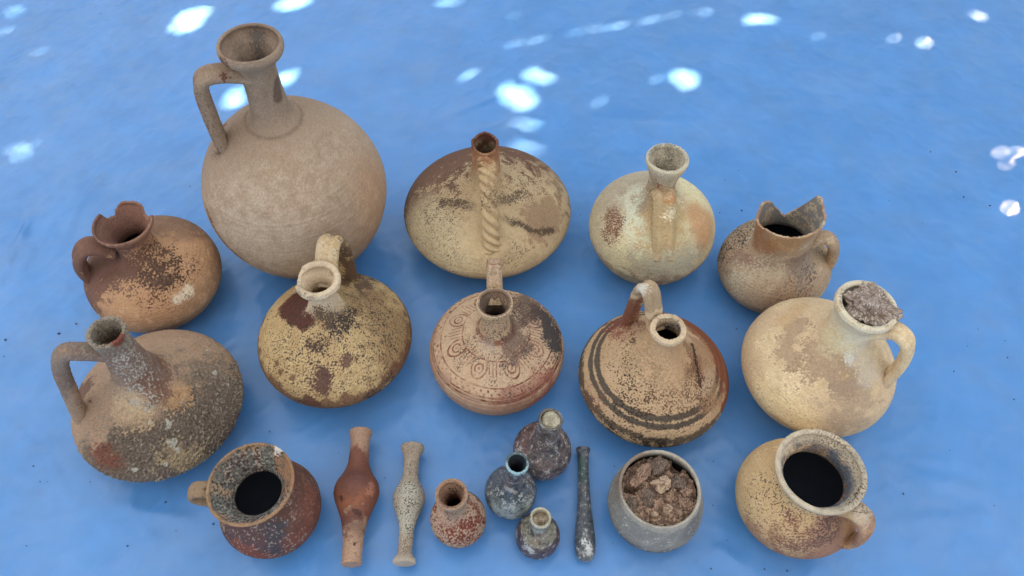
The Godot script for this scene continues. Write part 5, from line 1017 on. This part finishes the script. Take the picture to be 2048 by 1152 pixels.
	slit = [Vector2(-0.0085, -0.5651), Vector2(0.3616, -0.6682)]
	added_awning()

func fold(x: float, z: float, a: Vector2, b: Vector2, wide: float) -> float:
	var d := b - a
	var p := Vector2(x, z)
	var t := clampf((p - a).dot(d) / d.length_squared(), 0.0, 1.0)
	var s := p.distance_to(a + d * t) / wide
	if s > 3.0:
		return 0.0
	return exp(-s * s) * (0.25 + 0.75 * sin(PI * clampf(t, 0.02, 0.98)))

func sheet_height(x: float, z: float) -> float:
	var q := Vector3(x * 100.0, 0.0, z * 100.0)
	var h := 0.0030 * n1.get_noise_3dv(q * 0.30) + 0.0003 * n1.get_noise_3dv(Vector3(q.x * 0.7 + 40.0, 9.0, q.z * 2.6)) + 0.00012 * n2.get_noise_3dv(Vector3(q.x * 0.35, 3.0, q.z * 0.9))
	var left := smoothstep(-0.25, -0.75, x)
	h += left * 0.0022 * n2.get_noise_3dv(Vector3((q.x * 0.9 + q.z * 0.45) * 0.9, 17.0, (q.z * 0.9 - q.x * 0.4) * 0.22))
	h += (0.0003 + left * 0.0008) * n2.get_noise_3dv(q * 0.55)
	var crumple := pow(1.0 - absf(n2.get_noise_3dv(q * 0.22 + Vector3(0, 55, 0))) * 1.6, 5.0)
	h += (0.0010 + 0.0016 * left) * crumple
	for f in FOLDS:
		h += 2.6 * f[2] * fold(x, z, f[0], f[1], f[3])
	return h - 0.0016

var FOLDS := [[Vector2(-0.756, -0.014), Vector2(-0.754, -0.150), 0.00220, 0.0051], [Vector2(-0.738, 0.012), Vector2(-0.715, -0.130), 0.00160, 0.0042], [Vector2(-0.740, -0.051), Vector2(-0.769, -0.171), 0.00160, 0.0042], [Vector2(-0.687, -0.070), Vector2(-0.685, -0.182), 0.00140, 0.0051], [Vector2(-0.774, -0.100), Vector2(-0.729, -0.193), -0.00100, 0.0076], [Vector2(-0.690, -0.150), Vector2(-0.657, -0.249), 0.00120, 0.0068], [Vector2(-0.695, 0.105), Vector2(-0.608, 0.097), 0.00070, 0.0068], [Vector2(-0.629, 0.310), Vector2(-0.547, 0.316), 0.00080, 0.0068], [Vector2(-0.644, 0.272), Vector2(-0.580, 0.238), 0.00120, 0.0085], [Vector2(-0.484, 0.323), Vector2(-0.388, 0.341), 0.00090, 0.0085], [Vector2(-0.576, 0.353), Vector2(-0.514, 0.323), 0.00100, 0.0076], [Vector2(-0.348, 0.245), Vector2(-0.360, 0.217), 0.00100, 0.0068], [Vector2(0.330, 0.304), Vector2(0.263, 0.405), 0.00120, 0.0102], [Vector2(0.234, 0.371), Vector2(0.276, 0.399), 0.00100, 0.0085], [Vector2(0.496, 0.285), Vector2(0.599, 0.310), 0.00090, 0.0102], [Vector2(0.459, 0.347), Vector2(0.560, 0.335), 0.00080, 0.0102], [Vector2(-0.125, -0.363), Vector2(-0.021, -0.421), 0.00080, 0.0085], [Vector2(0.145, -0.369), Vector2(0.327, -0.356), -0.00090, 0.0102], [Vector2(0.425, -0.421), Vector2(0.513, -0.414), 0.00060, 0.0085], [Vector2(-0.822, -0.462), Vector2(-0.720, -0.369), 0.00120, 0.0068], [Vector2(-0.897, -0.518), Vector2(-0.790, -0.504), 0.00100, 0.0068], [Vector2(-0.754, -0.421), Vector2(-0.675, -0.307), 0.00100, 0.0076], [Vector2(-0.255, -0.608), Vector2(-0.117, -0.547), 0.00070, 0.0102], [Vector2(-0.733, -0.592), Vector2(-0.642, -0.504), 0.00100, 0.0085]]

func lay_sheet() -> void:
	var xs := PackedFloat32Array([-4.0, -3.0, -2.2, -1.7])
	var zs := PackedFloat32Array([-4.0, -3.0, -2.0, -1.4])
	for i in 561:
		xs.append(-1.4 + 2.8 * i / 560.0)
	for i in 361:
		zs.append(-1.05 + 1.65 * i / 360.0)
	xs.append_array(PackedFloat32Array([1.7, 2.2, 3.0, 4.0]))
	zs.append_array(PackedFloat32Array([0.8, 1.2, 1.8, 2.6]))
	var rows := zs.size()
	var cols := xs.size()
	var pos := PackedVector3Array()
	var col := PackedColorArray()
	for r in rows:
		for c in cols:
			var x := xs[c]
			var z := zs[r]
			pos.append(Vector3(x, sheet_height(x, z), z))
			var q := Vector3(x * 100.0, 0.0, z * 100.0)
			var k := 1.0 + 0.10 * n1.get_noise_3dv(q * 0.6) + 0.07 * n2.get_noise_3dv(q * 0.4)
			var dust_haze := clampf(0.09 + 0.26 * n1.get_noise_3dv(q * 0.9 + Vector3(70, 0, 0)) + 0.12 * n2.get_noise_3dv(Vector3(q.x * 0.5, 31.0, q.z * 1.2)) + 0.10 * smoothstep(-0.3, -0.9, x), 0.0, 0.5)  # dust mottling, plus brighter haze painted in towards the left
			var v := lin("549eea", 0.78).lerp(lin("a8b4c4", 0.74), dust_haze * 0.55) * k
			col.append(Color(v.x, v.y, v.z))
	var nor := grid_normals(pos, rows, cols, false, 1.0)
	if nor[5000].y < 0.0:
		for i in nor.size():
			nor[i] = -nor[i]
	var m := StandardMaterial3D.new()
	m.vertex_color_use_as_albedo = true
	m.roughness = 0.3
	m.metallic_specular = 0.5
	var o := part("plastic_sheet", grid_mesh(pos, nor, col, rows, cols, 0, rows - 1), m, self)
	tag(o, "smooth blue plastic sheet spread flat under all the vessels, creased at the left", "plastic sheet")

func fill_bowl(at: Transform3D, hollows: Array, clods: Array) -> void:
	var o := Node3D.new()
	o.name = "earth_fill"
	o.transform = at
	add_child(o, true)
	tag(o, "loose brown earth and clods filling the small grey bowl", "earth")
	var rows := 90
	var cols := 241
	var pos := PackedVector3Array()
	var col := PackedColorArray()
	for r in rows:
		for c in cols:
			var a := TAU * (c % (cols - 1)) / (cols - 1)
			var rho := 0.0425 * r / (rows - 1)
			var p := Vector3(cos(a) * rho, 0.0735, sin(a) * rho)
			var q := p * 100.0
			p.y += 0.0050 * n4.get_noise_3dv(q * 0.7) + 0.0030 * n3.get_noise_3dv(q * 0.8) + 0.0016 * n5.get_noise_3dv(q) + 0.002 * (p.z / 0.04)
			for hl in hollows:
				p.y -= 0.017 * (1.0 - smoothstep(0.55, 1.05, Vector2(p.x - hl.x, p.z - hl.z).length() / hl.y + 0.4 * n4.get_noise_3dv(q)))
			var v := lin("7f6656", 1.2).lerp(lin("ab8c74", 1.2), smoothstep(-0.3, 0.5, n4.get_noise_3dv(q * 1.3) * 2.0)) * (1.0 + 0.3 * n5.get_noise_3dv(q) + 0.2 * n3.get_noise_3dv(q))
			pos.append(p)
			col.append(Color(v.x, v.y, v.z))
	var nor := grid_normals(pos, rows, cols, true, 1.0)
	if nor[3000].y < 0.0:
		for i in nor.size():
			nor[i] = -nor[i]
	for i in cols:
		nor[i] = Vector3.UP
	var surface := part("loose_earth", grid_mesh(pos, nor, col, rows, cols, 0, rows - 1), earth, o)
	surface.set_meta("kind", "stuff")
	var tones := [["665850", "7a6658", "937b6a"], ["a08570", "b89c80", "ccb092"], ["7d6252", "9a7a64", "b4947c"]]
	for i in clods.size():
		var t: Array = tones[clods[i][2]]
		var c := part("clod", lump(clods[i][1], 100 + i, 64, 0.34, 0.12, lin(t[0]), lin(t[1]), lin(t[2])), earth, o)
		c.position = clods[i][0]
		c.rotation.y = i * 1.3

func plug(called: String, label: String, category: String, at: Transform3D, size: Vector3, s: int, knob: float, fine: float, c0: String, c1: String, c2: String) -> void:
	var o := part(called, lump(size, s, 120, knob, fine, lin(c0), lin(c1), lin(c2)), earth, self)
	o.transform = at
	tag(o, label, category)

func crumbs(spots: Array) -> void:
	var kinds: Array[MeshInstance3D] = []
	var n := 0
	for s in spots:
		var o: MeshInstance3D
		if n < 3:
			o = part("soil_crumb", lump(Vector3(1.0, 0.7, 0.75), 200 + n, 12, 0.45, 0.0, lin("4a4a56"), lin("565260"), lin("605c66")), earth, self)
			tag(o, "tiny dark crumb of soil lying on the blue sheet", "crumb", "soil crumbs scattered on the sheet")
			kinds.append(o)
		else:
			o = kinds[n % 3].duplicate()
			o.name = "soil_crumb"
			add_child(o, true)
		o.position = Vector3(s.x, s.y * 0.35 + sheet_height(s.x, s.z), s.z)
		o.rotation.y = n * 2.1
		o.scale = Vector3.ONE * s.y * 0.62
		n += 1

# cloth added out of view to shade the sheet, holes shaped for sun patches
func added_awning() -> void:
	var shift := SUN_TO * (AWNING_HEIGHT / SUN_TO.y)
	var x0 := -1.16
	var z0 := -0.80
	var cell := 0.004
	var nx := 580
	var nz := 340
	var hole := PackedByteArray()
	hole.resize(nx * nz)
	for s in sun_spots:
		var big: float = maxf(s[2], s[3]) * 1.5
		for zi in range(max(0, int((s[1] - big - z0) / cell)), min(nz, int((s[1] + big - z0) / cell) + 1)):
			for xi in range(max(0, int((s[0] - big - x0) / cell)), min(nx, int((s[0] + big - x0) / cell) + 1)):
				var d := Vector2(x0 + (xi + 0.5) * cell - s[0], z0 + (zi + 0.5) * cell - s[1]).rotated(s[4])
				var a := atan2(d.y / s[3], d.x / s[2])
				if Vector2(d.x / s[2], d.y / s[3]).length() < 1.0 + 0.22 * sin(a * 2.0 + s[0] * 40.0) + 0.14 * sin(a * 3.0 + s[1] * 60.0):
					hole[zi * nx + xi] = 1
	for i in 400:
		var p: Vector2 = slit[0].lerp(slit[1], i / 399.0)
		var xi := int((p.x - x0) / cell)
		var zi := int((p.y - z0) / cell)
		if xi >= 0 and xi < nx and zi >= 0 and zi < nz:
			if n5.get_noise_2d(xi * 3.0, zi * 3.0) > 0.16:
				hole[zi * nx + xi] = 1
	var st := SurfaceTool.new()
	st.begin(Mesh.PRIMITIVE_TRIANGLES)
	for zi in nz:
		var from := 0
		while from < nx:
			if hole[zi * nx + from] == 1:
				from += 1
				continue
			var to := from
			while to < nx and hole[zi * nx + to] == 0:
				to += 1
			quad(st, x0 + from * cell, z0 + zi * cell, x0 + to * cell, z0 + (zi + 1) * cell)
			from = to
	var x1 := x0 + nx * cell
	var z1 := z0 + nz * cell
	quad(st, -1.8, -2.4, 2.6, z0)
	quad(st, -1.8, z1, 2.6, 1.0)
	quad(st, -1.8, z0, x0, z1)
	quad(st, x1, z0, 2.6, z1)
	st.generate_normals()
	var m := StandardMaterial3D.new()
	m.albedo_color = Color(0.82, 0.80, 0.76)
	m.backlight_enabled = true
	m.backlight = Color(0.10, 0.10, 0.097)
	m.roughness = 0.95
	m.cull_mode = BaseMaterial3D.CULL_DISABLED
	var o := part("added_shade_awning", st.commit(), m, self)
	o.position = shift
	tag(o, "unseen cloth added overhead to block the sun, its holes shaped to make the sun patches", "added_awning", "", "structure")

func quad(st: SurfaceTool, xa: float, za: float, xb: float, zb: float) -> void:
	for p in [Vector3(xa, 0, za), Vector3(xb, 0, za), Vector3(xb, 0, zb), Vector3(xa, 0, za), Vector3(xb, 0, zb), Vector3(xa, 0, zb)]:
		st.add_vertex(p)
